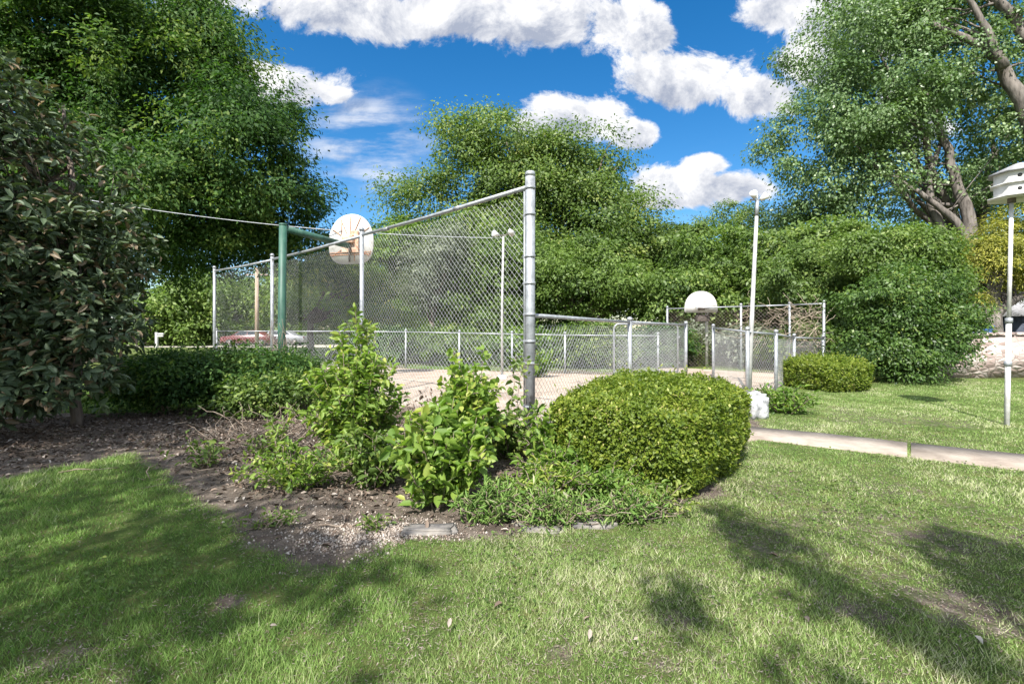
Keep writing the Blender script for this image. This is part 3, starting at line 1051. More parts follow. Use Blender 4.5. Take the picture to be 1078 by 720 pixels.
    tree('olive_tree', 'silvery grey green small tree seen through the tall mesh', 'tree', (gx(455, 23), 23, 0),
         [px_ell(452, 280, 23, 34, 40), px_ell(470, 262, 23, 26, 28), px_ell(440, 310, 23, 30, 26)], 'lf_grey', 'bark', 21, n_clumps=330, per=44, clump_r=0.45, leaf=0.15, trunk_r=0.12, fork=0.3, n_limbs=10, aspect=0.28, inner=0.3)
    # the tall hedge-like shrubs at the right edge of the lawn
    big = [
        ('large_shrub', 'tall bright green shrub mass behind the small clipped hedge', 'lf_mid', 880, 18.6, [(880, 320, 52, 66), (850, 300, 45, 48), (900, 275, 42, 42), (880, 365, 40, 26)], 31),
        ('large_shrub', 'widest fresh green shrub spilling down to the far lawn edge', 'lf_deep', 950, 13.6, [(950, 345, 50, 54), (925, 320, 36, 40), (915, 368, 28, 30), (985, 325, 30, 36), (960, 305, 34, 34), (970, 362, 50, 42), (945, 378, 50, 24), (1000, 355, 34, 40)], 32),
        ('large_shrub', 'mid green shrub reaching up in front of the cottonwood trunk', 'lf_lime', 965, 16.0, [(955, 270, 40, 40), (920, 268, 36, 32), (985, 300, 30, 42)], 33),
    ]
    for (nm, lb, mt, px, d, es, sd) in big:
        tree(nm, lb, 'shrub', (gx(px, d), d, 0), [px_ell(a, b, d, c, e, c * 0.8) for (a, b, c, e) in es], mt, 'bark', sd, n_clumps=1150, per=60, clump_r=0.42, leaf=(.10, .12, .085)[sd % 3], trunk_r=0.07, fork=0.12, n_limbs=26, inner=0.25, lump=0.7, zmin=0.0, flat=0.5, tuft=.10, tuft_r=2.0)
    tree('juniper_tree', 'yellow green juniper with a pale trunk behind the stone wall', 'tree', (gx(1041, 17.5), 17.5, 0.5),
         [px_ell(1040, 275, 17.5, 40, 48), px_ell(1070, 260, 17.5, 36, 46), px_ell(1020, 300, 17.5, 26, 34), px_ell(1085, 300, 17.8, 34, 30)], 'lf_gold', 'pale_bark', 34,
         n_clumps=620, per=60, clump_r=0.34, leaf=0.11, trunk_r=0.42, fork=0.33, n_limbs=12, aspect=0.25, up=0.9, inner=0.5)
    # sunlit trees far left beyond the street
    far = [
        ('roadside_tree', 'sunlit lime green tree low beyond the street, left of the end fence post', 'lf_lime', 190, 46, [(190, 318, 40, 30), (215, 305, 30, 30), (170, 330, 30, 22)], 41),
        ('roadside_tree', 'sunlit pale green tree across the street behind the red car', 'lf_lime', 245, 56, [(250, 315, 34, 30), (230, 325, 30, 24), (275, 322, 24, 20)], 42),
        ('roadside_tree', 'dark tree across the street right of the silver car', 'lf_mid', 320, 52, [(315, 305, 38, 40), (340, 320, 34, 26)], 43),
        ('roadside_tree', 'deep green tree on the far left beyond the house', 'lf_mid', 80, 66, [(90, 310, 50, 40), (50, 320, 50, 34), (130, 322, 34, 24)], 44),
        ('backdrop_tree', 'sunlit green tree low across the street behind the green hoop pole', 'lf_lime', 300, 62, [(290, 322, 40, 26), (330, 318, 34, 30), (360, 325, 30, 24)], 141),
        ('backdrop_tree', 'mid green tree across the street seen beside the tall bright shrub', 'lf_mid', 400, 60, [(400, 318, 44, 34), (440, 322, 40, 28), (370, 326, 30, 24)], 142),
        ('backdrop_tree', 'light green tree across the street beyond the middle of the far fence', 'lf_lime', 480, 62, [(480, 315, 50, 36), (520, 322, 40, 28)], 143),
        ('backdrop_tree', 'green tree on the far left edge behind the magnolia', 'lf_mid', 0, 60, [(0, 310, 60, 40), (-60, 305, 60, 46), (30, 325, 40, 26)], 144),
        ('backdrop_tree', 'hazy green tree closing the gap behind the olive tree', 'lf_mid', 450, 48, [(450, 300, 70, 50), (400, 310, 50, 40)], 45),
        ('backdrop_tree', 'dark tree far behind the lamp pole in the court', 'lf_dark', 560, 50, [(560, 300, 80, 50), (620, 295, 60, 50)], 46),
        ('backdrop_tree', 'dark tree far behind the floodlight pole', 'lf_dark', 830, 46, [(760, 290, 70, 50), (850, 285, 80, 55), (920, 290, 60, 60)], 47),
        ('backdrop_tree', 'shaded tree far behind the juniper and cottonwood', 'lf_dark', 1030, 44, [(1000, 290, 70, 60), (1070, 290, 70, 60), (1130, 280, 60, 60)], 48),
    ]
    for (nm, lb, mt, px, d, es, sd) in far:
        es = es + [(es[0][0] - 20, 349, es[0][2] * .9, 17), (es[0][0] + 22, 351, es[0][2] * .8, 14)]
        tree(nm, lb, 'tree', (gx(px, d), d, 0), [px_ell(a, b, d, c, e) for (a, b, c, e) in es], mt, 'bark', sd, n_clumps=560, per=44, clump_r=1.0, leaf=0.34, trunk_r=0.28, fork=0.3, n_limbs=8, inner=0.3, lump=0.4, zmin=0.0)
    # undergrowth outside the far fence, one shrub after another
    ug = [
        ('understory_shrub', 'shrub with dark shaded leaves behind the far fence, left of the lamp pole', 'lf_dark', 405, 21.5, 55, 22, 51),
        ('understory_shrub', 'green shrub behind the far fence around the olive tree foot', 'lf_mid', 475, 20.5, 46, 24, 52),
        ('understory_shrub', 'leafy green shrub right behind the lamp pole at the far fence', 'lf_bright', 552, 19.0, 36, 26, 53),
        ('understory_shrub', 'dull green shrub behind the far fence, seen above the clipped hedge', 'lf_mid', 625, 18.6, 45, 28, 54),
        ('understory_shrub', 'dark green shrub behind the swung open gate', 'lf_dark', 690, 19.2, 40, 26, 55),
        ('understory_shrub', 'dull grey green shrub behind the half round backboard', 'lf_grey', 748, 22.0, 56, 26, 56),
        ('understory_shrub', 'bright weedy shrub in the gate opening', 'lf_bright', 728, 20.3, 18, 13, 57),
        ('understory_shrub', 'green shrub behind the rear fence corner post', 'lf_mid', 850, 17.6, 42, 32, 58),
        ('understory_shrub', 'pale green shrub behind the fence stretch beside the floodlight pole', 'lf_grey', 790, 19.5, 46, 26, 59),
    ]
    for (nm, lb, mt, px, d, rx, ry, sd) in ug:
        s = d / FPX
        shrub(nm, lb, (gx(px, d), d, 0), [(gx(px, d), d, ry * s * 0.85, rx * s, rx * s * 0.6, ry * s), (gx(px + rx * .5, d), d + .4, ry * s * 0.7, rx * s * .6, rx * s * 0.5, ry * s * .8)],
              mt, sd, n_clumps=330, per=36, clump_r=0.34, leaf=0.14, inner=0.35, lump=0.3)


big_trees()


# ------------------------------------------------------------------ chain link fences
def mesh_panel(mb, a, b, za, zb, z0, pitch, r, rng, bulge=0.03, sides=3, seed=0, curl=None):
    """diagonal wires between a and b (ground points), clipped to the panel under the rail"""
    a, b = np.asarray(a[:2], dtype=float), np.asarray(b[:2], dtype=float)
    L = np.linalg.norm(b - a)
    u = (b - a) / L
    nrm = np.array([-u[1], u[0]])
    H = max(za, zb)
    for sg in (1, -1):
        for s0 in np.arange(-H, L + H, pitch):
            n = int(H / 0.14) + 2
            t = np.linspace(0, H, n)
            s = s0 + sg * t
            z = z0 + t
            top = za + (zb - za) * np.clip(s / L, 0, 1)
            m = (s >= 0) & (s <= L) & (z <= top)
            if m.sum() < 2:
                continue
            s, z = s[m], z[m]
            P = np.column_stack([s, z])
            off = bulge * fbm(P + seed, 0.7, 60 + seed, 2) * np.minimum(1, 4 * np.minimum(s, L - s) / L) + sg * r
            if curl is not None:
                off = off + curl(s, z)
            xy = a + s[:, None] * u + off[:, None] * nrm
            mb.tube(np.column_stack([xy, z]), r, sides, cap=False)


def pipe(a, b, r, sides=10):
    return MB().tube([a, b], r, sides)


def post_mesh(x, y, h, r, capr=1.25):
    mb = MB().tube([(x, y, -0.3), (x, y, h)], r, 12)
    mb.lathe([(r * 0.2, h - .01), (r * capr, h - .01), (r * capr, h + 0.03), (r * 0.9, h + 0.055), (r * 0.15, h + 0.07)], (x, y, 0), 12)
    return mb


def fence(name, label, pts, tall=None, r_post=0.035, r_rail=0.022, pitch=0.09, r_wire=0.0022, bulge=0.03, mat='wire', bands=(), z0=0.02, base=None, skip_post=()):
    root = empty(name, (pts[0][0], pts[0][1], 0))
    tag(root, label, 'fence')
    o0 = np.array([pts[0][0], pts[0][1], 0.0])
    loc = [np.array([p[0], p[1], 0]) - o0 for p in pts]
    hs = [p[2] if len(p) > 2 else tall for p in pts]
    rng = np.random.default_rng(len(name) + int(hs[0] * 100))
    for i, (p, h) in enumerate(zip(loc, hs)):
        if i in skip_post:
            continue
        post_mesh(p[0], p[1], h, r_post).build('post', M['galv'], root, smooth=True)
    rail = MB()
    wires = MB()
    for i in range(len(loc) - 1):
        a, b = loc[i].copy(), loc[i + 1].copy()
        ha, hb = hs[i] - 0.05, hs[i + 1] - 0.05
        rail.tube([(a[0], a[1], ha), (b[0], b[1], hb)], r_rail, 10)
        mesh_panel(wires, a, b, ha, hb, z0, pitch, r_wire, rng, bulge, seed=i)
    rail.build('top_rail', M['galv'], root, smooth=True)
    wires.build('wire_mesh', M[mat], root)
    return root


def tall_fence():
    pts = [(x, y, 3.52) for (x, y) in POSTS_TALL]
    x0, y0 = POSTS_TALL[0]
    root = empty('tall_fence', (x0, y0, 0))
    tag(root, 'tall chain link fence slanting away left from the thick corner post', 'fence')
    u = np.array([POSTS_TALL[1][0] - x0, POSTS_TALL[1][1] - y0])
    u /= np.linalg.norm(u)
    post_mesh(0, 0, 3.53, 0.068, 1.05).build('corner_post', M['galv'], root, smooth=True)
    for (x, y) in POSTS_TALL[1:]:
        post_mesh(x - x0, y - y0, 3.5, 0.046).build('post', M['galv'], root, smooth=True)
    rail, wires = MB(), MB()
    rng = np.random.default_rng(5)
    zr = 3.38
    for i in range(3):
        a = np.array([POSTS_TALL[i][0] - x0, POSTS_TALL[i][1] - y0])
        b = np.array([POSTS_TALL[i + 1][0] - x0, POSTS_TALL[i + 1][1] - y0])
        if i == 0:
            a = a + u * 0.07
        rail.tube([(a[0], a[1], zr), (*(a * .5 + b * .5), zr - 0.008), (b[0], b[1], zr + .02)], 0.032, 10)

        def curl(s, z, i=i):
            # the loose lower corner pulled out towards the weeds
            return (-0.28 * np.clip(1 - z / 0.9, 0, 1) ** 2 * np.exp(-((s - 1.2) / 1.1) ** 2)) * (-1) if i == 0 else 0 * s
        mesh_panel(wires, a, b, zr, zr, 0.03, 0.098, (0.0019, 0.0012, 0.0008)[i], rng, 0.035, seed=10 + i, curl=curl)
    # coupling sleeves of the rail
    for f in (0.32, 0.78):
        a = np.array([POSTS_TALL[0][0] - x0, POSTS_TALL[0][1] - y0])
        b = np.array([POSTS_TALL[1][0] - x0, POSTS_TALL[1][1] - y0])
        p, q = a + (b - a) * f, a + (b - a) * (f + 0.03)
        rail.tube([(p[0], p[1], zr - .005), (q[0], q[1], zr - .005)], 0.038, 10)
    rail.build('top_rail', M['galv'], root, smooth=True)
    wires.build('wire_mesh', M['wire'], root)
    # tension bar with its bands on the corner post
    bar = MB().box((u[0] * 0.115, u[1] * 0.115, 1.72), (0.02, 0.012, 3.28), math.atan2(u[1], u[0]))
    bar.build('tension_bar', M['galv'], root)
    for z in (0.35, 0.95, 1.25, 1.62, 2.05, 2.42, 3.0, 3.36):
        b = MB().lathe([(0.068, z - .02), (0.074, z - .02), (0.074, z + .02), (0.068, z + .02)], (0, 0, 0), 16)
        b.box((u[0] * 0.1, u[1] * 0.1, z), (0.08, 0.014, 0.036), math.atan2(u[1], u[0]), 0.003)
        b.build('tension_band', M['galv'], root)
    return root


tall_fence()
fence('low_fence', 'low chain link fence running from the corner post to the gate opening', LOW_A, pitch=0.105, r_wire=0.0026, r_post=0.05, r_rail=0.03, bulge=0.02, skip_post=(0,))
fence('low_fence', 'low chain link fence right of the gate opening, passing the floodlight pole', LOW_B, pitch=0.105, r_wire=0.0024, r_post=0.042, r_rail=0.024, bulge=0.02)
fence('far_fence', 'long low chain link fence along the far side of the court', FAR, pitch=0.15, r_wire=0.0020, r_post=0.035, r_rail=0.022, bulge=0.03)
BACK = [(6.1, 19.4, 2.3), (8.3, 17.9, 2.32), (9.5, 16.9, 2.32), (9.85, 15.6, 2.3)]
fence('rear_fence', 'higher chain link fence with rusty mesh behind the half round backboard', BACK, pitch=0.13, r_wire=0.0028, r_post=0.04, r_rail=0.024, mat='rust_wire')


def gate():
    """gate leaf swung open against the inside of the low fence"""
    hx, hy = 5.2, 15.35
    ex, ey = gx(647, 15.0), 15.1
    root = empty('gate', (hx, hy, 0))
    tag(root, 'open chain link gate leaf with rounded frame corners resting behind the low fence', 'gate')
    a = np.array([0.0, 0.0])
    b = np.array([ex - hx, ey - hy])
    L = np.linalg.norm(b)
    u = b / L
    h, r = 1.60, 0.16

    def pt(s, z):
        return (u[0] * s, u[1] * s, z)
    path = [pt(0.05, 0.12), pt(0.05, h - r)] + [pt(0.05 + r - r * math.cos(t), h - r + r * math.sin(t)) for t in np.linspace(0.3, 1.57, 5)]
    path += [pt(L - r + r * math.sin(t), h - r + r * math.cos(t)) for t in np.linspace(0, 1.3, 5)] + [pt(L, h - r), pt(L, 0.12), pt(0.05, 0.12)]
    MB().tube(path, 0.028, 10).build('frame', M['galv'], root, smooth=True)
    mb = MB()
    mesh_panel(mb, (u[0] * .07, u[1] * .07), (u[0] * (L - .02), u[1] * (L - .02)), h - .03, h - .03, 0.13, 0.105, 0.0026, None, 0.015)
    mb.build('wire_mesh', M['wire'], root)
    for z in (0.4, 1.2):
        MB().box((u[0] * .02, u[1] * .02, z), (0.07, 0.05, 0.06), math.atan2(u[1], u[0]), 0.008).build('hinge', M['galv'], root)


gate()


# ------------------------------------------------------------------ hoops
def egg_outline(w, h, flat=0.5, n=40, lower=0.62):
    """fan outline: wide arch on top, narrower rounded foot"""
    pts = []
    for i in range(n):
        t = 2 * math.pi * i / n
        c, s = math.cos(t), math.sin(t)
        if s >= 0:
            x = w / 2 * math.copysign(abs(c) ** 0.95, c)
            z = h * 0.56 * s ** 0.95
        else:
            x = w / 2 * math.copysign(abs(c) ** 0.38, c) * (1 - 0.16 * abs(s) ** 1.5)
            z = -h * 0.44 * abs(s) ** 0.62
        pts.append((x, z))
    return pts


def left_hoop():
    d = 12.0
    bx, by = gx(296.5, d), d
    root = empty('basketball_hoop', (bx, by, 0))
    tag(root, 'green gooseneck basketball hoop whose white fan backboard turns its ribbed back', 'basketball hoop')
    H = 3.98
    MB().tube([(0, 0, -0.3), (0.0, 0, 1.2), (0.035, 0, H)], 0.090, 16).build('pole', M['green_paint'], root, smooth=True)
    dr = np.array([0.50, 0.866])
    tipL = 2.0
    arm = MB().tube([(0.02, -0.02, H - 0.09), (dr[0] * tipL + .03, dr[1] * tipL, H - 0.22)], 0.084, 14)
    arm.tube([(0.035, 0, H - 0.03), (0.035, 0, H + 0.012)], 0.096, 14)
    arm.build('arm', M['green_paint'], root, smooth=True)
    # the backboard, facing the court; built in a frame: x along the board, y towards the court
    ang = math.atan2(dr[1], dr[0]) - math.pi / 2
    ang += rad(16)
    c = np.array([dr[0] * 2.28 - 0.14, dr[1] * 2.28 + 0.1, H - 0.06])
    Mx = Matrix.Translation(Vector(c)) @ Matrix.Rotation(ang, 4, 'Z')
    W_, H_ = 1.42, 1.42
    board = MB().slab(egg_outline(W_, H_), 0.035, Mx)
    bo = board.build('backboard', M['board_white'], root)
    ribs = MB()

    def rib(x0, z0, x1, z1, r=0.012):
        ribs.tube([Mx @ Vector((x0, -0.02, z0)), Mx @ Vector((x1, -0.02, z1))], r, 6)
    for t in (62, 90, 118, 150, 30):
        rr = 0.69 if t == 90 else 0.74
        rib(0.10 * math.cos(rad(t)), 0.1 * math.sin(rad(t)) + .02, rr * math.cos(rad(t)) * .93, min(0.77, rr * math.sin(rad(t)) * 1.05))
    rib(-0.66, -0.30, 0.66, -0.30)
    rib(-0.65, -0.36, 0.65, -0.36, .014)
    rib(0.12, -0.1, 0.60, -0.42)
    rib(-0.12, -0.1, -0.60, -0.42)
    rib(0.13, 0.1, 0.13, -0.55, .012)
    rib(-0.28, 0.2, -0.28, 0.62, .010)
    ribs.build('rib', M['rust'], bo, smooth=True)
    pl = MB()
    for sx, ex_, tz, hh in ((-0.13, 0.24, -0.05, 0.50), (0.16, 0.24, 0.0, 0.62)):
        q = Mx @ Vector((sx, -0.055, tz))
        pl.box(q, (ex_, 0.05, hh), ang, 0.008)
    pl.box(Mx @ Vector((0.02, -0.12, 0.06)), (0.30, 0.16, 0.22), ang, 0.02)
    pl.build('mounting_plate', M['rust_plate'], root)
    brc = MB()
    brc.tube([Mx @ Vector((0.02, -0.11, -0.02)), Mx @ Vector((0.0, -0.06, -0.58))], 0.03, 8)
    brc.tube([Mx @ Vector((0.02, -0.16, 0.0)), Mx @ Vector((0.06, -0.10, -0.3))], 0.035, 8)
    brc.build('brace', M['dark_steel'], root, smooth=True)
    rim = MB()
    th = np.linspace(0, 2 * np.pi, 25)
    rim.tube([Mx @ Vector((0.23 * math.cos(t), 0.09 + 0.235 + 0.23 * math.sin(t), -0.36)) for t in th], 0.011, 6, cap=False)
    rim.box(Mx @ Vector((0, 0.07, -0.36)), (0.18, 0.09, 0.08), ang, 0.01)
    rim.build('rim', M['rust'], root, smooth=True)


left_hoop()


def right_hoop():
    d = 19.3
    bx = gx(744, d)
    root = empty('basketball_hoop', (bx, d, 0))
    tag(root, 'small white half round backboard facing the camera above the gate opening', 'basketball hoop')
    MB().tube([(0, 0, -0.2), (0, 0, 2.05), (0.0, -0.05, 2.2), (-0.05, -0.35, 2.32)], 0.055, 12).build('pole', M['white_paint'], root, smooth=True)
    cx = gx(738, 18.75) - bx
    w, h = 33.5 / FPX * 18.75, 22.5 / FPX * 18.75
    out = []
    for t in np.linspace(0, math.pi, 26):
        out.append((w / 2 * math.copysign(abs(math.cos(t)) ** 0.9, math.cos(t)), h * 0.86 * math.sin(t) ** 0.9 + 0.0))
    out += [(-w / 2 * 0.985, -h * 0.10), (-w / 2 * 0.93, -h * 0.14), (w / 2 * 0.93, -h * 0.14), (w / 2 * 0.985, -h * 0.10)]
    zc = CH + (HY - 326) / FPX * 18.75
    Mx = Matrix.Translation(Vector((cx, -0.55, zc))) @ Matrix.Rotation(rad(-6), 4, 'Z')
    bo = MB().slab(out, 0.05, Mx).build('backboard', M['board_white'], root)
    ma = MB()
    sq = 0.36
    for (x, z, sx, sz) in ((-.19, .17, .03, .30), (.19, .17, .03, .30), (0, .31, .41, .03), (0, .03, .41, .03)):
        ma.box(Mx @ Vector((x, -0.006, z)), (sx, 0.008, sz), rad(-6))
    ma.build('target_square', M['white_paint'], bo)
    rim = MB()
    th = np.linspace(0, 2 * np.pi, 25)
    rim.tube([Mx @ Vector((0.215 * math.cos(t), -0.32 + 0.215 * math.sin(t), 0.035)) for t in th], 0.016, 6, cap=False)
    rim.box(Mx @ Vector((0, -0.05, 0.03)), (0.24, 0.10, 0.10), rad(-6), 0.012)
    rim.build('rim', M['dark_steel'], root, smooth=True)
    br = MB()
    for z in (0.12, 0.45):
        br.tube([Mx @ Vector((-0.05, 0.04, z)), (0.0, -0.02, 2.0 + z * 0.4)], 0.026, 8)
    br.box((cx + .12, -0.35, zc - 0.32), (0.5, 0.22, 0.26), 0, 0.02)
    br.build('bracket', M['dark_steel'], root)


right_hoop()


# ------------------------------------------------------------------ poles and lamps
def flood_head(mb, glass, c, yaw, pitch, s=0.2):
    Mx = Matrix.Translation(Vector(c)) @ Matrix.Rotation(yaw, 4, 'Z') @ Matrix.Rotation(pitch, 4, 'X')
    bm = bmesh.new()
    bmesh.ops.create_cone(bm, cap_ends=True, segments=14, radius1=s * 0.28, radius2=s * 0.62, depth=s * 1.1, matrix=Mx @ Matrix.Rotation(rad(90), 4, 'X'))
    mb.bm(bm)
    bm = bmesh.new()
    bmesh.ops.create_uvsphere(bm, u_segments=12, v_segments=6, radius=s * 0.6, matrix=Mx @ Matrix.Translation((0, -s * 0.5, 0)) @ Matrix.Diagonal((1, 0.35, 1, 1)))
    glass.bm(bm)


def floodlight_pole():
    d = 10.95
    bx = gx(790.5, d)
    root = empty('floodlight_pole', (bx, d + .12, 0))
    tag(root, 'leaning white pole with small twin floodlights beside the low fence', 'light pole')
    tx = gx(800, d) - bx
    H = CH + (HY - 212) / FPX * d
    MB().tube([(0, 0, -0.3), (tx * 0.3, 0, H * 0.3), (tx, 0, H)], [0.056, 0.048, 0.036], 14).build('pole', M['pale_steel'], root, smooth=True)
    MB().tube([(tx * .94, 0, H - 0.30), (tx, 0, H + 0.04)], 0.042, 14).build('cap', M['galv'], root, smooth=True)
    br = MB().tube([(tx - .16, 0, H + .06), (tx + .16, 0, H + .06)], 0.02, 8)
    br.tube([(tx, 0, H), (tx, 0, H + .2)], 0.02, 8)
    br.build('crossbar', M['galv'], root, smooth=True)
    for sx, yw, z in ((-0.10, rad(-40), .15), (0.12, rad(70), .1)):
        h, g = MB(), MB()
        flood_head(h, g, (tx + sx, -0.05, H + z), yw, rad(-35), 0.14)
        ho = h.build('lamp_head', M['white_paint'], root, smooth=True)
        g.build('lens', M['lamp_glass'], ho, smooth=True)
    return root


floodlight_pole()


def court_lamp():
    d = CH * FPX / (398 - HY)
    bx = gx(528.5, d)
    root = empty('court_lamp', (bx, d, 0))
    tag(root, 'thin white lamp pole with two floodlights standing on the court', 'light pole')
    H = CH + (HY - 249) / FPX * d
    MB().tube([(0, 0, -0.2), (0, 0, H * .5), (0.04, 0, H)], [0.042, 0.035, 0.03], 12).build('pole', M['pale_steel'], root, smooth=True)
    MB().lathe([(0.05, 0.10), (0.13, 0.08), (0.15, -0.02)], (0, 0, 0), 12).build('base_flange', M['white_paint'], root, smooth=True)
    br = MB().tube([(-.22, 0, H + .05), (.04, 0, H + .02), (.26, 0, H + .09)], 0.018, 8)
    br.build('crossbar', M['dark_steel'], root, smooth=True)
    for sx, yw, pt, z in ((-.2, rad(-60), rad(-10), .06), (.24, rad(150), rad(25), .13)):
        h, g = MB(), MB()
        flood_head(h, g, (.02 + sx, 0, H + z), yw, pt, 0.17)
        ho = h.build('lamp_head', M['white_paint'], root, smooth=True)
        g.build('lens', M['lamp_glass'], ho, smooth=True)
    return (bx, d, H)


LAMP = court_lamp()


def birdhouse():
    d = CH * FPX / (447 - HY)
    bx = gx(1059.5, d)
    root = empty('birdhouse', (bx, d, 0))
    tag(root, 'white multi sided martin birdhouse on a thin white pole in the lawn', 'birdhouse')
    zf = CH + (HY - 209) / FPX * d
    tx = gx(1065, d) - bx
    p = MB().tube([(0, 0, -0.3), (tx * 0.45, 0, zf * 0.45)], 0.034, 12)
    p.tube([(tx * 0.43, 0, zf * 0.43), (tx, 0, zf)], 0.026, 12)
    po = p.build('pole', M['white_paint'], root, smooth=True)
    for f in (0.27, 0.46):
        c = MB()
        c.lathe([(0.03, zf * f - .04), (0.046, zf * f - .035), (0.046, zf * f + .035), (0.03, zf * f + .04)], (tx * f, 0, 0), 12)
        c.build('collar', M['galv'], po, smooth=True)
    cx = tx + 0.12
    n, ph = 8, rad(22.5)
    R = 0.33
    hb = MB()
    hb.lathe([(R * 0.92, zf + .02), (R * 0.92, zf + .37)], (cx, 0, 0), n, ph)
    hb.build('house_body', M['white_paint'], root)
    for k, z in enumerate((zf, zf + .19)):
        rr = R * (1.14 - 0.10 * k)
        MB().lathe([(0.01, z), (rr, z), (rr, z + .016), (R * .91, z + .02)], (cx, 0, 0), n, ph).build('porch_floor', M['white_paint'], root)
    MB().lathe([(R * .5, zf + .365), (R * 1.10, zf + .36), (R * 1.11, zf + .373), (0.05, zf + .52), (0.005, zf + .53)], (cx, 0, 0), n, ph).build('roof', M['grey_roof'], root)
    for k in range(n):
        a = ph + math.pi / n + 2 * math.pi * k / n
        if not (math.pi < a % (2 * math.pi) < 1.3 * math.pi) and not (a % (2 * math.pi) < math.pi):
            continue
        for z in (zf + .10, zf + .29):
            rr = R * .92 * math.cos(math.pi / n)
            p0 = np.array([cx + rr * math.cos(a), rr * math.sin(a), z])
            dn = np.array([math.cos(a), math.sin(a), 0])
            MB().tube([p0 - dn * .004, p0 + dn * .003], 0.026, 12).build('entrance_hole', M['black'], root)
    MB().tube([(tx, 0, zf - .07), (tx, 0, zf + .01)], 0.05, 12).build('bracket', M['dark_steel'], root)


birdhouse()

# utility wire: from a pole hidden behind the magnolia to the court lamp
def wire_and_pole():
    d = 13.5
    px = gx(40, d)
    root = empty('utility_pole', (px, d, 0))
    tag(root, 'wooden service pole mostly hidden behind the magnolia leaves, carrying the wire', 'utility pole')
    z0 = CH + (HY - 205) / FPX * d
    MB().tube([(0, 0, -.3), (0, 0, z0 + .35)], [0.12, 0.09], 12).build('pole', M['wood'], root, smooth=True)
    MB().tube([(0, -.1, z0 + .02), (0, -.1, z0 + .14)], [0.035, 0.03], 8).build('insulator', M['lamp_glass'], root)
    a = np.array([px, d - .1, z0 + .08])
    b = np.array([LAMP[0], LAMP[1], LAMP[2] - .05])
    t = np.linspace(0, 1, 40)[:, None]
    p = a + (b - a) * t
    p[:, 2] -= 0.28 * 4 * (t[:, 0] * (1 - t[:, 0]))
    w = MB().tube(p, 0.011, 5).build('overhead_wire', M['galv'])
    tag(w, 'thin grey wire sagging from the left trees to the lamp pole', 'wire')


wire_and_pole()


# ------------------------------------------------------------------ distant things
def car(name, label, loc, rz, paint, seed=0):
    root = empty(name, loc, rz)
    tag(root, label, 'car')
    L, Wd = 4.3, 1.75
    prof = [(-2.12, .30), (-2.15, .62), (-2.02, .86), (-1.2, .95), (-.55, 1.38), (.75, 1.42), (1.45, .98), (2.02, .90), (2.12, .66), (2.10, .30)]
    bm = bmesh.new()
    rows = []
    for yy, k in ((-Wd / 2, .96), (-Wd / 2 + .06, 1.0), (Wd / 2 - .06, 1.0), (Wd / 2, .96)):
        rows.append([bm.verts.new((x * (.985 if abs(yy) > Wd / 2 - .03 else 1), yy * (1 if z < 1.0 else 0.80), .3 + (z - .3) * k)) for x, z in prof])
    for i in range(3):
        for j in range(len(prof) - 1):
            bm.faces.new((rows[i][j], rows[i][j + 1], rows[i + 1][j + 1], rows[i + 1][j]))
        bm.faces.new((rows[i][-1], rows[i][0], rows[i + 1][0], rows[i + 1][-1]))
    bm.faces.new(rows[0][::-1])
    bm.faces.new(rows[3])
    bmesh.ops.recalc_face_normals(bm, faces=bm.faces)
    mb = MB()
    mb.bm(bm)
    mb.build('body', M[paint], root)
    for sgn in (-1, 1):
        w = MB()
        out = [(-1.02, 1.0), (-.52, 1.31), (.1, 1.34), (.1, 1.0)]
        out2 = [(.17, 1.0), (.17, 1.34), (.7, 1.35), (1.22, 1.0)]
        for o_ in (out, out2):
            for kk, (x, z) in enumerate(o_):
                pass
            V = [(x, sgn * (Wd / 2 * (1 - 0.20 * max(0, (z - .95) / .42)) + .012), z) for x, z in o_]
            w.add(V, [[0, 1, 2, 3]])
        w.build('side_window', M['dark_glass'], root)
    for xx in (-1.33, 1.33):
        for sgn in (-1, 1):
            t = MB()
            t.tube([(xx, sgn * (Wd / 2 - .18), .32), (xx, sgn * (Wd / 2 + .01), .32)], 0.32, 20)
            wo = t.build('wheel', M['black'], root)
            MB().tube([(xx, sgn * (Wd / 2 - .1), .32), (xx, sgn * (Wd / 2 + .02), .32)], 0.19, 14).build('rim', M['dark_steel'], wo)
    for sgn in (-1, 1):
        MB().box((2.06, sgn * .6, .72), (.12, .32, .14), 0, .02).build('headlight', M['lamp_glass'], root)
        MB().box((-2.08, sgn * .62, .74), (.1, .28, .16), 0, .02).build('tail_light', M['red_car'], root)


car('parked_car', 'red hatchback on the street, seen under the trees left of the green pole', (gx(263, 43.5), 43.5, 0.01), rad(4), 'red_car')
car('parked_car', 'silver car on the street right behind the pale wooden pole', (gx(298, 46), 46, 0.01), rad(184), 'silver_car')


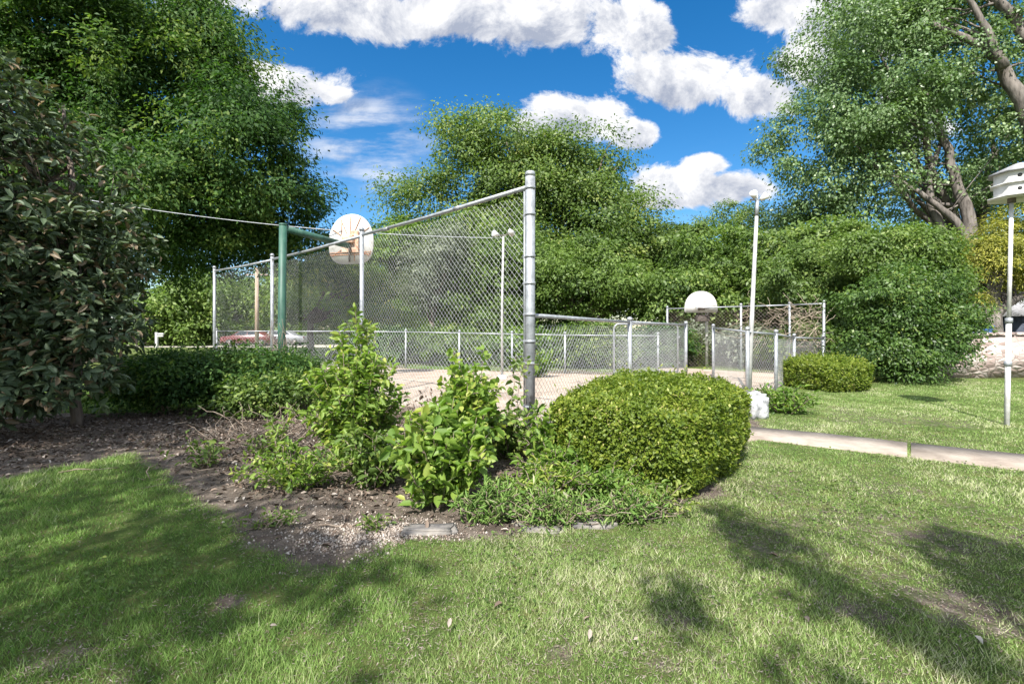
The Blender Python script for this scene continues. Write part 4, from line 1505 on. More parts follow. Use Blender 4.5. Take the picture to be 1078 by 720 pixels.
def far_things():
    d = 44
    root = empty('wooden_pole', (gx(270.5, d - 4), d - 4, 0))
    tag(root, 'pale wooden street pole in front of the red car', 'utility pole')
    MB().tube([(0, 0, -.3), (0, 0, 6.5)], [0.17, 0.13], 12).build('pole', M['wood'], root, smooth=True)
    MB().box((0, 0, 5.9), (1.8, .1, .12)).build('crossarm', M['wood'], root)
    d = 46
    root = empty('mailbox', (gx(165, d), d - 6, 0))
    tag(root, 'white mailbox post at the roadside far left', 'mailbox')
    d -= 6
    root.location.x = gx(165, d)
    MB().box((0, 0, .6), (.18, .16, 1.3), 0, .01).build('post', M['white_paint'], root)
    MB().box((.22, 0, .95), (.62, .1, .1), 0, .01).build('arm', M['white_paint'], root)
    b = MB().box((.36, 0, 1.10), (.42, .2, .18), 0, .05)
    b.build('letter_box', M['white_paint'], root)
    # a low house behind, its front half hidden by trees
    hx, hy = gx(118, 58), 58
    root = empty('house', (hx, hy, 0))
    tag(root, 'low house with grey roof peeping out right of the magnolia', 'house')
    wl = MB().box((0, 0, 1.25), (11, 6, 2.5))
    wo = wl.build('wall', M['siding'], root)
    for x in (-3.2, 0.2, 3.6):
        fr = MB().box((x, -3.02, 1.45), (1.35, .08, 1.25)).build('window', M['white_paint'], root)
        MB().box((x, -3.05, 1.45), (1.15, .06, 1.05)).build('pane', M['dark_glass'], fr)
    dr = MB().box((4.85, -3.02, 1.05), (.95, .08, 2.1)).build('door', M['white_paint'], root)
    MB().box((4.5, -3.08, 1.0), (.05, .06, .14)).build('handle', M['dark_steel'], dr)
    r = MB()
    V = [(-5.8, -3.7, 2.45), (5.8, -3.7, 2.45), (5.8, 3.7, 2.45), (-5.8, 3.7, 2.45), (-4.4, 0, 4.0), (4.4, 0, 4.0)]
    r.add(V, [[0, 1, 5, 4], [2, 3, 4, 5], [3, 2, 1, 0]], [[1, 2, 5], [3, 0, 4]])
    r.build('roof', M['grey_roof'], root)
    # stone wall, bin and shed on the right
    bx = 12.0
    root = empty('stone_wall', (bx, 14.9, 0))
    tag(root, 'low rubble stone wall with dappled shade at the far right lawn edge', 'wall')
    mb = MB()
    rng = np.random.default_rng(3)
    bm = bmesh.new()
    bmesh.ops.create_cube(bm, size=1)
    bmesh.ops.scale(bm, vec=(16, .4, 1.3), verts=bm.verts)
    bmesh.ops.translate(bm, vec=(8, 0, .6), verts=bm.verts)
    bmesh.ops.subdivide_edges(bm, edges=bm.edges[:], cuts=1)
    for _ in range(4):
        bmesh.ops.subdivide_edges(bm, edges=[e for e in bm.edges if e.calc_length() > .3], cuts=1, use_grid_fill=True)
    for v in bm.verts:
        v.co += Vector(rng.normal(size=3) * 0.022)
    mb.bm(bm)
    mb.build('masonry', M['rubble'], root)
    cp = MB()
    x = -0.05
    while x < 15.9:
        w = rng.uniform(.5, .95)
        cp.box((x + w / 2, 0, 1.285 + rng.uniform(0, .02)), (w - .02, .52, .09), rng.normal() * .01, .02)
        x += w
    cp.build('coping', M['rubble'], root)
    d = 16.6
    root = empty('wheelie_bin', (gx(1025, d), d, 0.5))
    tag(root, 'blue wheeled bin showing over the stone wall', 'bin')
    V = [(-.24, -.27, .06), (.24, -.27, .06), (.24, .27, .06), (-.24, .27, .06), (-.31, -.36, 1.0), (.31, -.36, 1.0), (.31, .36, 1.0), (-.31, .36, 1.0)]
    b = MB()
    b.add(V, [[0, 1, 5, 4], [1, 2, 6, 5], [2, 3, 7, 6], [3, 0, 4, 7], [3, 2, 1, 0], [4, 5, 6, 7]])
    b.build('body', M['blue_plastic'], root)
    MB().box((0, 0, 1.035), (.68, .80, .07), 0, .02).build('lid', M['blue_plastic'], root)
    MB().tube([(-.25, .44, 1.0), (.25, .44, 1.0)], .02, 8).build('handle', M['blue_plastic'], root)
    for sx in (-.29, .29):
        MB().tube([(sx - .03, .3, .1), (sx + .03, .3, .1)], .1, 14).build('wheel', M['black'], root)
    root = empty('shed', (gx(1090, 21), 21, 0.5))
    tag(root, 'dark slate coloured shed behind the stone wall at the right edge', 'shed')
    MB().box((0, 0, .75), (3.6, 2.4, 1.5)).build('wall', M['dark_siding'], root)
    r = MB()
    V = [(-2, -1.45, 1.48), (2, -1.45, 1.48), (2, 1.45, 1.48), (-2, 1.45, 1.48), (-2, 0, 2.2), (2, 0, 2.2)]
    r.add(V, [[0, 1, 5, 4], [2, 3, 4, 5], [3, 2, 1, 0]], [[1, 2, 5], [3, 0, 4]])
    r.build('roof', M['grey_roof'], root)
    dr = MB().box((-1.0, -1.22, .6), (.8, .05, 1.2)).build('door', M['dark_siding'], root)


far_things()


# ------------------------------------------------------------------ concrete block, edging stones
def rough_stone(name, label, cat, c, size, mat, seed, amp=0.06, sub=3, rz=0.0, group=None, sink=0.3):
    bm = bmesh.new()
    bmesh.ops.create_cube(bm, size=1)
    bmesh.ops.bevel(bm, geom=bm.edges[:], offset=.12, segments=2, affect='EDGES')
    bmesh.ops.triangulate(bm, faces=bm.faces)
    bmesh.ops.subdivide_edges(bm, edges=bm.edges[:], cuts=sub, use_grid_fill=True)
    P = np.array([v.co[:] for v in bm.verts])
    n = np.stack([fbm(P + 11 * k + seed, 2.2, seed + k, 4) for k in range(3)], 1)
    P = P * (1 + 0.0) + n * amp * np.array([1.6, 1.6, 1.0])
    P = P * np.asarray(size)
    P[:, 2] += size[2] * (0.5 - sink)
    for v, p in zip(bm.verts, P):
        v.co = p
    mb = MB()
    mb.bm(bm)
    o = mb.build(name, M[mat], None, smooth=False)
    o.location = (c[0], c[1], gz(c[0], c[1]))
    o.rotation_euler = (0, 0, rz)
    tag(o, label, cat, group)
    return o


def stones():
    c = gd(796, 441)
    rough_stone('concrete_block', 'whitewashed crumbling concrete block at the end of the path beside the big hedge', 'concrete block', (c[0] + .03, c[1] + .17, 0), (.40, .36, .46), 'block', 4, 0.09, 4, 0.2, sink=0.12)
    g = 'flat edging stones along the bed'
    for (px, py, w, d, h, rz, lb) in [
            (452, 558, .37, .16, .10, .05, 'bluish grey flat edging stone below the leafy weeds, largest at the bed corner'),
            (572, 556, .30, .15, .06, -.1, 'thin flat edging stone half sunk in the grass in front of the ferny weeds'),
            (622, 550, .32, .20, .10, .15, 'pale raised edging stone nearest the big hedge'),
            (545, 549, .08, .07, .07, .4, 'fist sized tan stone standing above the edging')]:
        c = gd(px, py)
        rough_stone('edging_stone', lb, 'stone', c, (w, d, h), 'stone', int(px), 0.11, 3, rz, g, 0.66)


stones()


# ------------------------------------------------------------------ clipped hedges
def hedge(name, label, c, half, yaw, mat, seed, n, leaf, p=4.0, thin=0.0):
    rng = np.random.default_rng(seed)
    root = empty(name, (c[0], c[1], gz(c[0], c[1]) - 0.02), yaw)
    tag(root, label, 'hedge')
    hx, hy, hz = half
    # points on a superellipsoid standing on the ground
    d = rng.uniform(-1, 1, size=(n * 2, 3))
    d[:, 2] = rng.uniform(0, 1, n * 2)
    f = rng.integers(0, 5, n * 2)
    w = np.array([hy * hz, hy * hz, hx * hz, hx * hz, hx * hy * 1.1])
    f = rng.choice(5, size=n * 2, p=w / w.sum())
    d[f == 0, 0] = 1
    d[f == 1, 0] = -1
    d[f == 2, 1] = 1
    d[f == 3, 1] = -1
    d[f == 4, 2] = 1
    r = 1 / (np.abs(d[:, 0]) ** p + np.abs(d[:, 1]) ** p + np.abs(d[:, 2]) ** (p * 1.9)) ** (1 / p)
    S0 = d * r[:, None]
    q = S0 * np.array([hx, hy, hz])
    nb = fbm(q + seed, 1.6, seed, 3) * 0.07 + fbm(q, 6.0, seed + 3, 2) * 0.075 + fbm(q, 15.0, seed + 5, 1) * 0.035
    nb -= 0.10 * np.clip(1 - q[:, 2] / (hz * .35), 0, 1) * np.hypot(S0[:, 0], S0[:, 1])
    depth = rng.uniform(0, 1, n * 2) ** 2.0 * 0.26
    nr = np.sign(S0) * np.abs(S0) ** (p - 1) / np.array([hx, hy, hz])
    nr /= np.linalg.norm(nr, axis=1)[:, None]
    P = q + nr * (nb - depth)[:, None]
    keep = (P[:, 2] > 0.02)
    if thin:
        t = fbm(P, 3.5, seed + 8, 3)
        keep &= ~((t > 0.12) & (P[:, 2] < hz * 0.75) & (rng.uniform(size=len(P)) < thin))
    P, nr, depth = P[keep][:n], nr[keep][:n], depth[keep][:n]
    N_ = nr * 0.9 + rng.normal(size=P.shape) * 0.65
    N_[:, 2] += 0.35
    # young shoots at the surface are yellower than the old wood inside
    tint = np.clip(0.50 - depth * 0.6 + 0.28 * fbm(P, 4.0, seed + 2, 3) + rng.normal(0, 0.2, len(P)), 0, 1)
    V, Fs, tt = leaves(P, N_, leaf, 0.55, 0.1, rng, -0.2, False, tint, along=nr + np.array([0, 0, .4]))
    V[:, 2] = np.maximum(V[:, 2], 0.0)
    # stray shoots standing out of the clipped face
    ns = int(150 * (hx + hy + hz))
    i = rng.choice(np.where(depth < .03)[0], ns)
    sd = nr[i] * .6 + rng.normal(size=(ns, 3)) * .4 + np.array([0, 0, .7])
    sd /= np.linalg.norm(sd, axis=1)[:, None]
    sl = rng.uniform(.03, .13, ns) * (leaf / .034)
    f = np.tile(np.linspace(.1, 1, 9), ns)
    j = np.repeat(np.arange(ns), 9)
    C2 = P[i][j] + sd[j] * (sl[j] * f)[:, None]
    V2, F2, t2 = leaves(C2, rng.normal(size=C2.shape) + np.array([0, 0, .5]), leaf * .9, .5, .1, rng, 0, False, np.clip(rng.normal(.75, .15, len(C2)), 0, .95), along=sd[j] * 1.2 + rng.normal(size=C2.shape) * .6)
    Fs = [Fs[0], F2[0] + len(V)]
    V, tt = np.vstack([V, V2]), np.concatenate([tt, t2])
    raw_mesh('foliage', V, Fs, M[mat], root, tint=tt)
    mb = MB()
    for k in range(46):
        t = P[rng.integers(len(P))] * np.array([.93, .93, .95])
        b = np.array([t[0] * .55, t[1] * .55, -.05])
        limb(mb, b, t, .012, .004, rng, .2, 7, 5)
    mb.build('stem', M['twig'], root, smooth=True)
    return root


hedge('boxwood_hedge', 'big clipped yellow green boxwood hedge in front of the low fence', (1.49, 5.16), (1.08, 0.76, 0.91), math.atan2(2.26, 1.7), 'lf_box', 5, 110000, 0.034, p=4.5, thin=0.4)
hedge('boxwood_hedge', 'small clipped hedge farther off behind the floodlight pole base', (gx(868, 12.2), 12.2), (0.72, 0.85, 0.80), rad(12), 'lf_box', 6, 26000, 0.05)


# ------------------------------------------------------------------ leafy weeds with stems
def leafy(name, label, base, stems, mat, seed, leaf=0.09, spread=0.25, pairs=16, side=4, side_len=0.3, aspect=0.45, cat='shrub', stem_r=0.006, tint_mu=0.5, droop=0.4, comp=0, hexa=True, stem_mat='twig', start=0.2, tilt=0.55):
    """stems: list of (dx, dy, height, leanx, leany): each rises from the base and bears side twigs with paired leaves"""
    rng = np.random.default_rng(seed)
    bz = gz(base[0], base[1])
    root = empty(name, (base[0], base[1], bz))
    tag(root, label, cat)
    C, N_, A, T, SZ = [], [], [], [], []
    mb = MB()

    def put_leaves(path, n, sz, t0, smu):
        t = np.linspace(t0, 1, n)
        idx = t * (len(path) - 1)
        i0 = np.clip(idx.astype(int), 0, len(path) - 2)
        pt = path[i0] + (path[i0 + 1] - path[i0]) * (idx - i0)[:, None]
        tg = path[i0 + 1] - path[i0]
        tg /= np.linalg.norm(tg, axis=1)[:, None] + 1e-9
        for k in range(n):
            sdir = np.cross(tg[k], rng.normal(size=3))
            sdir /= np.linalg.norm(sdir) + 1e-9
            for sgn in (-1, 1):
                ax = sdir * sgn + tg[k] * 0.55
                ax /= np.linalg.norm(ax)
                for q in range(max(1, comp)):
                    if comp:
                        off = ax * sz * (0.35 + 0.55 * q)
                        a2 = ax * 0.7 + np.cross(ax, np.array([0, 0, 1.0])) * (1 if q % 2 else -1) * (0.9 if q < comp - 1 else 0)
                    else:
                        off, a2 = ax * 0.01, ax
                    C.append(pt[k] + off)
                    A.append(a2)
                    nn = np.array([0, 0, 1.0]) * tilt + rng.normal(size=3) * 0.45 - ax * 0.1
                    N_.append(nn)
                    T.append(smu + rng.normal() * 0.16)
                    SZ.append(sz * rng.uniform(.75, 1.15))
    for (dx, dy, h, lx, ly) in stems:
        b = np.array([dx * spread * 1.0, dy * spread, -0.03])
        tip = np.array([dx + lx, dy + ly, h])
        t = np.linspace(0, 1, 9)[:, None]
        mid = b + (tip - b) * np.array([0.35, 0.35, 0.6])
        p = (1 - t) ** 2 * b + 2 * t * (1 - t) * mid + t * t * tip
        p[1:] += np.cumsum(rng.normal(size=(8, 3)) * 0.012, 0)
        mb.tube(p, np.linspace(stem_r, stem_r * .35, 9), 5)
        smu = tint_mu + rng.normal() * 0.1
        put_leaves(p, max(3, int(pairs * h)), leaf, start, smu)
        for s in range(int(side * max(.6, h))):
            i = rng.integers(2, 8)
            dr = rng.normal(size=3)
            dr[2] = abs(dr[2]) * .5 + .25
            dr /= np.linalg.norm(dr)
            L = side_len * rng.uniform(.6, 1.25)
            tt = np.linspace(0, 1, 5)[:, None]
            sp = p[i] + dr * L * tt + np.array([0, 0, -1.0]) * tt ** 2 * L * droop * .4
            mb.tube(sp, np.linspace(stem_r * .5, stem_r * .2, 5), 4)
            put_leaves(sp, max(3, int(pairs * L)), leaf * .9, .15, smu + .05)
    C, N_, A, T, SZ = map(np.array, (C, N_, A, T, SZ))
    V, Fs, tt = leaves(C, N_, SZ, aspect, 0.13, rng, droop * .3, hexa, T, along=A * 2.0)
    V[:, 2] = np.maximum(V[:, 2], 0.01)
    raw_mesh('foliage', V, Fs, M[mat], root, tint=tt)
    mb.build('stem', M[stem_mat], root, smooth=True)
    return root


def stem_list(rng, n, rx, ry, h0, h1, lean=0.15, peak=None):
    out = []
    for i in range(n):
        a, r = rng.uniform(0, 2 * np.pi), rng.uniform(0, 1) ** .6
        x, y = rx * r * math.cos(a), ry * r * math.sin(a)
        h = rng.uniform(h0, h1) * (1 - 0.35 * r)
        out.append((x, y, h, rng.normal() * lean + x * .15, rng.normal() * lean))
    return out


def weeds():
    r = np.random.default_rng(77)
    leafy('young_tree_shrub', 'tall bright green leafy shrub in front of the tall mesh, left of the middle', (-1.68, 5.25),
          [(-.05, .1, 1.62, .02, 0), (.02, .15, 1.55, .06, .05), (-.18, .1, 1.40, -.02, 0), (.16, .1, 1.42, .03, 0)] + stem_list(r, 120, .47, .38, .5, 1.42, .09), 'lf_bright', 61, leaf=0.085, pairs=24, side=6, side_len=.20, tint_mu=.68)
    leafy('weed_clump', 'low yellow green weed clump left of the tall bright shrub', (-1.95, 4.45), stem_list(r, 46, .52, .28, .18, .48, .1), 'lf_bright', 62, leaf=0.06, pairs=34, side=4, side_len=.14, tint_mu=.7, cat='weeds')
    leafy('weed_clump', 'dark leafy weeds at the foot of the tall bright shrub', (-1.3, 4.55), stem_list(r, 34, .36, .25, .25, .62, .1), 'lf_mid', 63, leaf=0.085, pairs=24, side=4, side_len=.2, tint_mu=.55, cat='weeds')
    leafy('leafy_shrub', 'leafy green shrub with broad leaves above the bluish edging stone', (-.58, 4.05),
          stem_list(r, 60, .36, .28, .45, .90, .06), 'lf_bright', 64, leaf=0.105, pairs=20, side=5, side_len=.20, tint_mu=.66, aspect=.55)
    leafy('vine_shrub', 'vine covered upright tangle left of the thick corner post', (-.45, 4.75),
          [(-.1, .1, 1.22, .02, 0), (.1, .1, 1.14, .05, .05), (.0, .0, 1.1, -.08, 0), (.2, .05, .95, .1, 0)] + stem_list(r, 84, .28, .22, .6, 1.18, .07), 'lf_bright', 65, leaf=0.075, pairs=24, side=5, side_len=.17, tint_mu=.72, aspect=.75)
    leafy('weed_clump', 'leafy weeds between the corner post and the big hedge', (.42, 4.75), stem_list(r, 26, .28, .2, .35, .78, .1), 'lf_bright', 66, leaf=0.10, pairs=20, side=4, side_len=.2, tint_mu=.6, cat='weeds', aspect=.5)
    leafy('vine_sprig', 'thin vine sprig climbing the foot of the corner post', (-.02, 6.2), [(0, 0, 1.15, .05, 0), (.1, 0, 1.0, .1, 0), (-.25, .1, .8, -.1, 0), (.15, 0, .6, .1, 0)], 'lf_mid', 67, leaf=0.085, pairs=9, side=2, side_len=.2, tint_mu=.6, cat='vine', aspect=.7)
    leafy('weed_clump', 'ferny low weeds in front of the big hedge', (.78, 4.02), stem_list(r, 60, .42, .20, .12, .30, .08), 'lf_bright', 68, leaf=0.05, pairs=44, side=5, side_len=.10, tint_mu=.5, cat='weeds')
    leafy('weed_clump', 'small bluish green weeds below the dark corner of the hedge', (1.08, 3.82), stem_list(r, 34, .24, .12, .08, .22, .06), 'lf_mid', 69, leaf=0.05, pairs=46, side=4, side_len=.1, tint_mu=.8, cat='weeds')
    leafy('weed_clump', 'sprawling yellow weeds between the edging stone and the hedge', (.25, 3.95), stem_list(r, 44, .38, .18, .14, .40, .1), 'lf_bright', 70, leaf=0.06, pairs=30, side=4, side_len=.14, tint_mu=.72, cat='weeds', aspect=.3)
    leafy('weed_clump', 'grassy thin bladed weeds behind the thin half sunk edging stone', (.28, 3.60), stem_list(r, 110, .34, .10, .08, .26, .06), 'lf_grass', 170, leaf=0.06, pairs=36, side=3, side_len=.1, tint_mu=.5, cat='weeds', aspect=.12, tilt=.1)
    leafy('weed_clump', 'grassy thin bladed weeds behind the pale raised edging stone', (.82, 3.66), stem_list(r, 110, .30, .12, .08, .22, .06), 'lf_grass', 171, leaf=0.06, pairs=36, side=3, side_len=.1, tint_mu=.45, cat='weeds', aspect=.12, tilt=.1)
    leafy('weed_clump', 'straggly grass and weeds beside the bluish edging stone', (-.14, 3.72), stem_list(r, 90, .22, .16, .08, .28, .08), 'lf_grass', 174, leaf=0.07, pairs=30, side=3, side_len=.12, tint_mu=.5, cat='weeds', aspect=.14, tilt=.1)
    leafy('weed_clump', 'green weeds filling the bed between the two leafy shrubs and the post', (-.05, 5.4), stem_list(r, 40, .40, .3, .25, .6, .08), 'lf_mid', 172, leaf=0.08, pairs=22, side=4, side_len=.18, tint_mu=.6, cat='weeds')
    leafy('weed_clump', 'green weeds spreading left of the hedge under the corner post', (.35, 4.35), stem_list(r, 50, .36, .2, .15, .42, .08), 'lf_bright', 173, leaf=0.07, pairs=26, side=4, side_len=.16, tint_mu=.5, cat='weeds')
    leafy('weed_clump', 'greyish dry stemmed weeds between the two leafy shrubs', (-1.02, 6.4), stem_list(r, 20, .35, .25, .4, .85, .15), 'lf_brown', 71, leaf=0.06, pairs=14, side=3, side_len=.2, tint_mu=.75, cat='weeds')
    leafy('weed_clump', 'thin green weeds in the litter below the green hoop pole', (-2.7, 5.6), stem_list(r, 16, .3, .25, .2, .55, .12), 'lf_mid', 72, leaf=0.075, pairs=18, side=3, side_len=.18, tint_mu=.6, cat='weeds')
    leafy('weed_clump', 'single ferny weed in the mulch left of the twig heap', (-3.15, 5.1), stem_list(r, 12, .2, .16, .15, .42, .1), 'lf_mid', 73, leaf=0.065, pairs=22, side=3, side_len=.14, tint_mu=.55, cat='weeds')
    leafy('ground_cover', 'low leafy green ground cover beside the whitewashed concrete block', (gx(828, 8.4), 8.4), stem_list(r, 60, .42, .5, .22, .50, .08), 'lf_bright', 74, leaf=0.085, pairs=22, side=4, side_len=.16, tint_mu=.45, cat='ground cover')
    leafy('weed_clump', 'green weeds at the foot of the fence right of the lamp pole', (gx(566, 14.8), 14.9), stem_list(r, 26, .6, .3, .4, .9, .1), 'lf_bright', 75, leaf=0.13, pairs=14, side=3, side_len=.3, tint_mu=.5, cat='weeds')
    leafy('weed_clump', 'scattered weeds on the soil near the flat grey stone', (-1.0, 3.5), stem_list(r, 10, .16, .12, .05, .14, .05), 'lf_mid', 76, leaf=0.04, pairs=50, side=3, side_len=.07, tint_mu=.6, cat='weeds')
    leafy('weed_clump', 'tiny weeds on the soil edge left of the gravel patch', (-1.75, 3.55), stem_list(r, 16, .22, .16, .05, .13, .05), 'lf_mid', 77, leaf=0.04, pairs=50, side=3, side_len=.07, tint_mu=.6, cat='weeds')


weeds()


def left_shrubs():
    kw = dict(n_clumps=760, per=34, clump_r=0.26, leaf=0.07, inner=0.3, lump=0.6, outw=.5)
    shrub('viburnum_shrub', 'dark shaded shrub under the magnolia, left part of the bank', (-6.0, 8.6, 0),
          [(-6.1, 8.6, .50, .75, .6, .50), (-6.9, 8.7, .42, .6, .5, .42), (-5.6, 8.4, .55, .6, .55, .50)], 'lf_dark', 81, stems=16, **kw)
    shrub('viburnum_shrub', 'dark green shrub in front of the end of the tall fence', (-4.9, 9.0, 0),
          [(-5.0, 9.0, .58, .7, .6, .56), (-4.4, 9.3, .55, .6, .6, .52), (-4.3, 8.6, .36, .5, .4, .36)], 'lf_dark', 82, stems=16, **kw)
    shrub('viburnum_shrub', 'lighter green feathery shrub below the green pole', (-4.15, 8.1, 0),
          [(-4.3, 8.1, .30, .55, .35, .32), (-3.8, 8.4, .34, .4, .35, .34)], 'lf_mid', 83, stems=10, n_clumps=420, per=30, clump_r=.2, leaf=.07, inner=.4, lump=.3, outw=.5)
    # the magnolia
    rng = np.random.default_rng(90)
    base = np.array([gx(80, 7.4), 7.4, 0])
    root = empty('magnolia_tree', base)
    tag(root, 'large leaved magnolia in shade at the left edge with rusty leaf undersides', 'tree')
    E = np.array([(-7.0, 6.9, 3.9, 1.55, 1.5, 1.3), (-6.7, 6.7, 2.6, 1.75, 1.5, 1.1), (-6.9, 6.6, 1.5, 1.6, 1.3, .85), (-7.8, 6.6, 4.6, 1.6, 1.4, 1.1), (-5.75, 6.9, 1.75, .95, .8, .75), (-5.6, 7.0, 2.7, .85, .8, .7), (-7.4, 6.2, .9, 1.2, 1.0, .55), (-6.3, 6.2, .75, 1.0, .6, .5), (-6.6, 6.0, .55, 1.1, .7, .42), (-5.95, 6.6, 1.15, .75, .6, .55), (-7.5, 5.6, .6, .8, .6, .45), (-5.35, 6.3, .85, .75, .5, .55), (-5.2, 6.6, 1.5, .8, .6, .6), (-5.9, 6.1, .6, .7, .5, .42), (-8.4, 7.0, 3.0, 1.6, 1.5, 2.0)])
    E[:, 0] -= .40
    E[:, 5] *= .94
    E[:, :3] -= base
    P, d, k = clump_points(E, 4300, rng, .35, .45, 90)
    P, d = P[P[:, 2] > .12], d[P[:, 2] > .12]
    per = 9
    idx = np.repeat(np.arange(len(P)), per)
    ax = rng.normal(size=(len(idx), 3)) + d[idx] * .7
    ax /= np.linalg.norm(ax, axis=1)[:, None]
    C = P[idx] + ax * .03
    nn = np.array([0, 0, 1.0]) * .8 + rng.normal(size=ax.shape) * .6 + d[idx] * .4
    # some leaves show their felted underside
    t = np.clip(rng.normal(.38, .18, len(idx)), 0, .80)
    br = rng.uniform(size=len(idx)) < .13
    t[br] = rng.uniform(.84, 1, br.sum())
    V, Fs, tt = leaves(C, nn, .125, .42, .10, rng, .3, True, t, along=ax * 2.2)
    V[:, 2] = np.maximum(V[:, 2], .03)
    raw_mesh('crown', V, Fs, M['lf_mag'], root, tint=tt)
    mb = MB()
    mb.tube([(0, 0, -.2), (.02, 0, .1), (-.06, .0, .6), (.03, .02, 1.2), (-.05, 0, 2.4), (-.1, .05, 3.6), (-.2, 0, 4.8)], [.095, .078, .07, .065, .055, .04, .02], 12)
    tr = np.array([(.03, .02, 1.2), (-.05, 0, 2.4), (-.1, .05, 3.6), (0, 0, .7)])
    for q in range(70):
        s = tr[rng.integers(4)] + np.array([0, 0, rng.uniform(-.4, .4)])
        tgt = P[rng.integers(len(P))]
        limb(mb, s, tgt, rng.uniform(.015, .035), .005, rng, .12, 7, 5, -.03)
    mb.build('trunk', M['bark'], root, smooth=True)


left_shrubs()


# ------------------------------------------------------------------ the trees behind the photographer that throw the shade
def back_trees():
    k = SUN_DIR / -SUN_DIR.z

    def up(x, y, h):
        return (x - k.x * h, y - k.y * h, h)

    def e(x, y, h, r, rz):
        c = up(x, y, h)
        return (c[0], c[1], c[2], r, r, rz)
    tree('yard_tree', 'broad shade tree behind the viewer on the left', 'tree', (-9.5, -3.0, 0),
         [e(-2.7, 2.2, 8.0, 1.7, 1.0), e(-4.6, 3.6, 8.2, 2.2, 1.2), e(-5.6, 5.6, 8.3, 2.1, 1.2), e(-6.5, 8.2, 8.2, 2.2, 1.2), e(-8.4, 6, 8.6, 2.4, 1.3), e(-8.5, 9, 8.6, 2.4, 1.3), e(-6.5, 3, 8.4, 2.2, 1.1), e(-1.75, 3.25, 7.4, .75, .5), e(-2.7, 4.3, 7.6, .85, .6), e(-3.6, 5.9, 7.8, 1.0, .7)],
         'lf_mid', 'bark', 91, n_clumps=900, per=26, clump_r=.40, leaf=.17, trunk_r=.3, fork=.55, n_limbs=22, inner=.2, lump=.3)
    spots = [(765, 538, .16), (790, 560, .24), (820, 575, .26), (800, 590, .2), (850, 600, .26), (880, 620, .22), (905, 628, .24), (930, 645, .22), (960, 655, .22), (985, 665, .2), (870, 640, .14), (1010, 690, .2),
             (690, 612, .12), (705, 628, .13), (722, 645, .11), (735, 662, .09), (752, 685, .07),
             (1010, 570, .26), (1050, 575, .26), (1030, 600, .24), (1075, 610, .25), (1060, 640, .2), (990, 575, .2), (1090, 590, .3), (1040, 620, .16), (880, 705, .13), (850, 715, .1), (1120, 640, .3)]
    tree('yard_tree', 'open branched tree behind the viewer on the right', 'tree', (3.4, -5.2, 0),
         [e(*gd(a, b)[:2], 6.4 + .8 * ((i * 37) % 10) / 10 - .4, r * .5, r * .42) for i, (a, b, r) in enumerate(spots)], 'lf_mid', 'bark', 92, n_clumps=105, per=44, clump_r=.16, leaf=.10, trunk_r=.10, fork=.6, n_limbs=9, inner=.05, lump=.3, tuft=1.0, tuft_r=1.0)


back_trees()


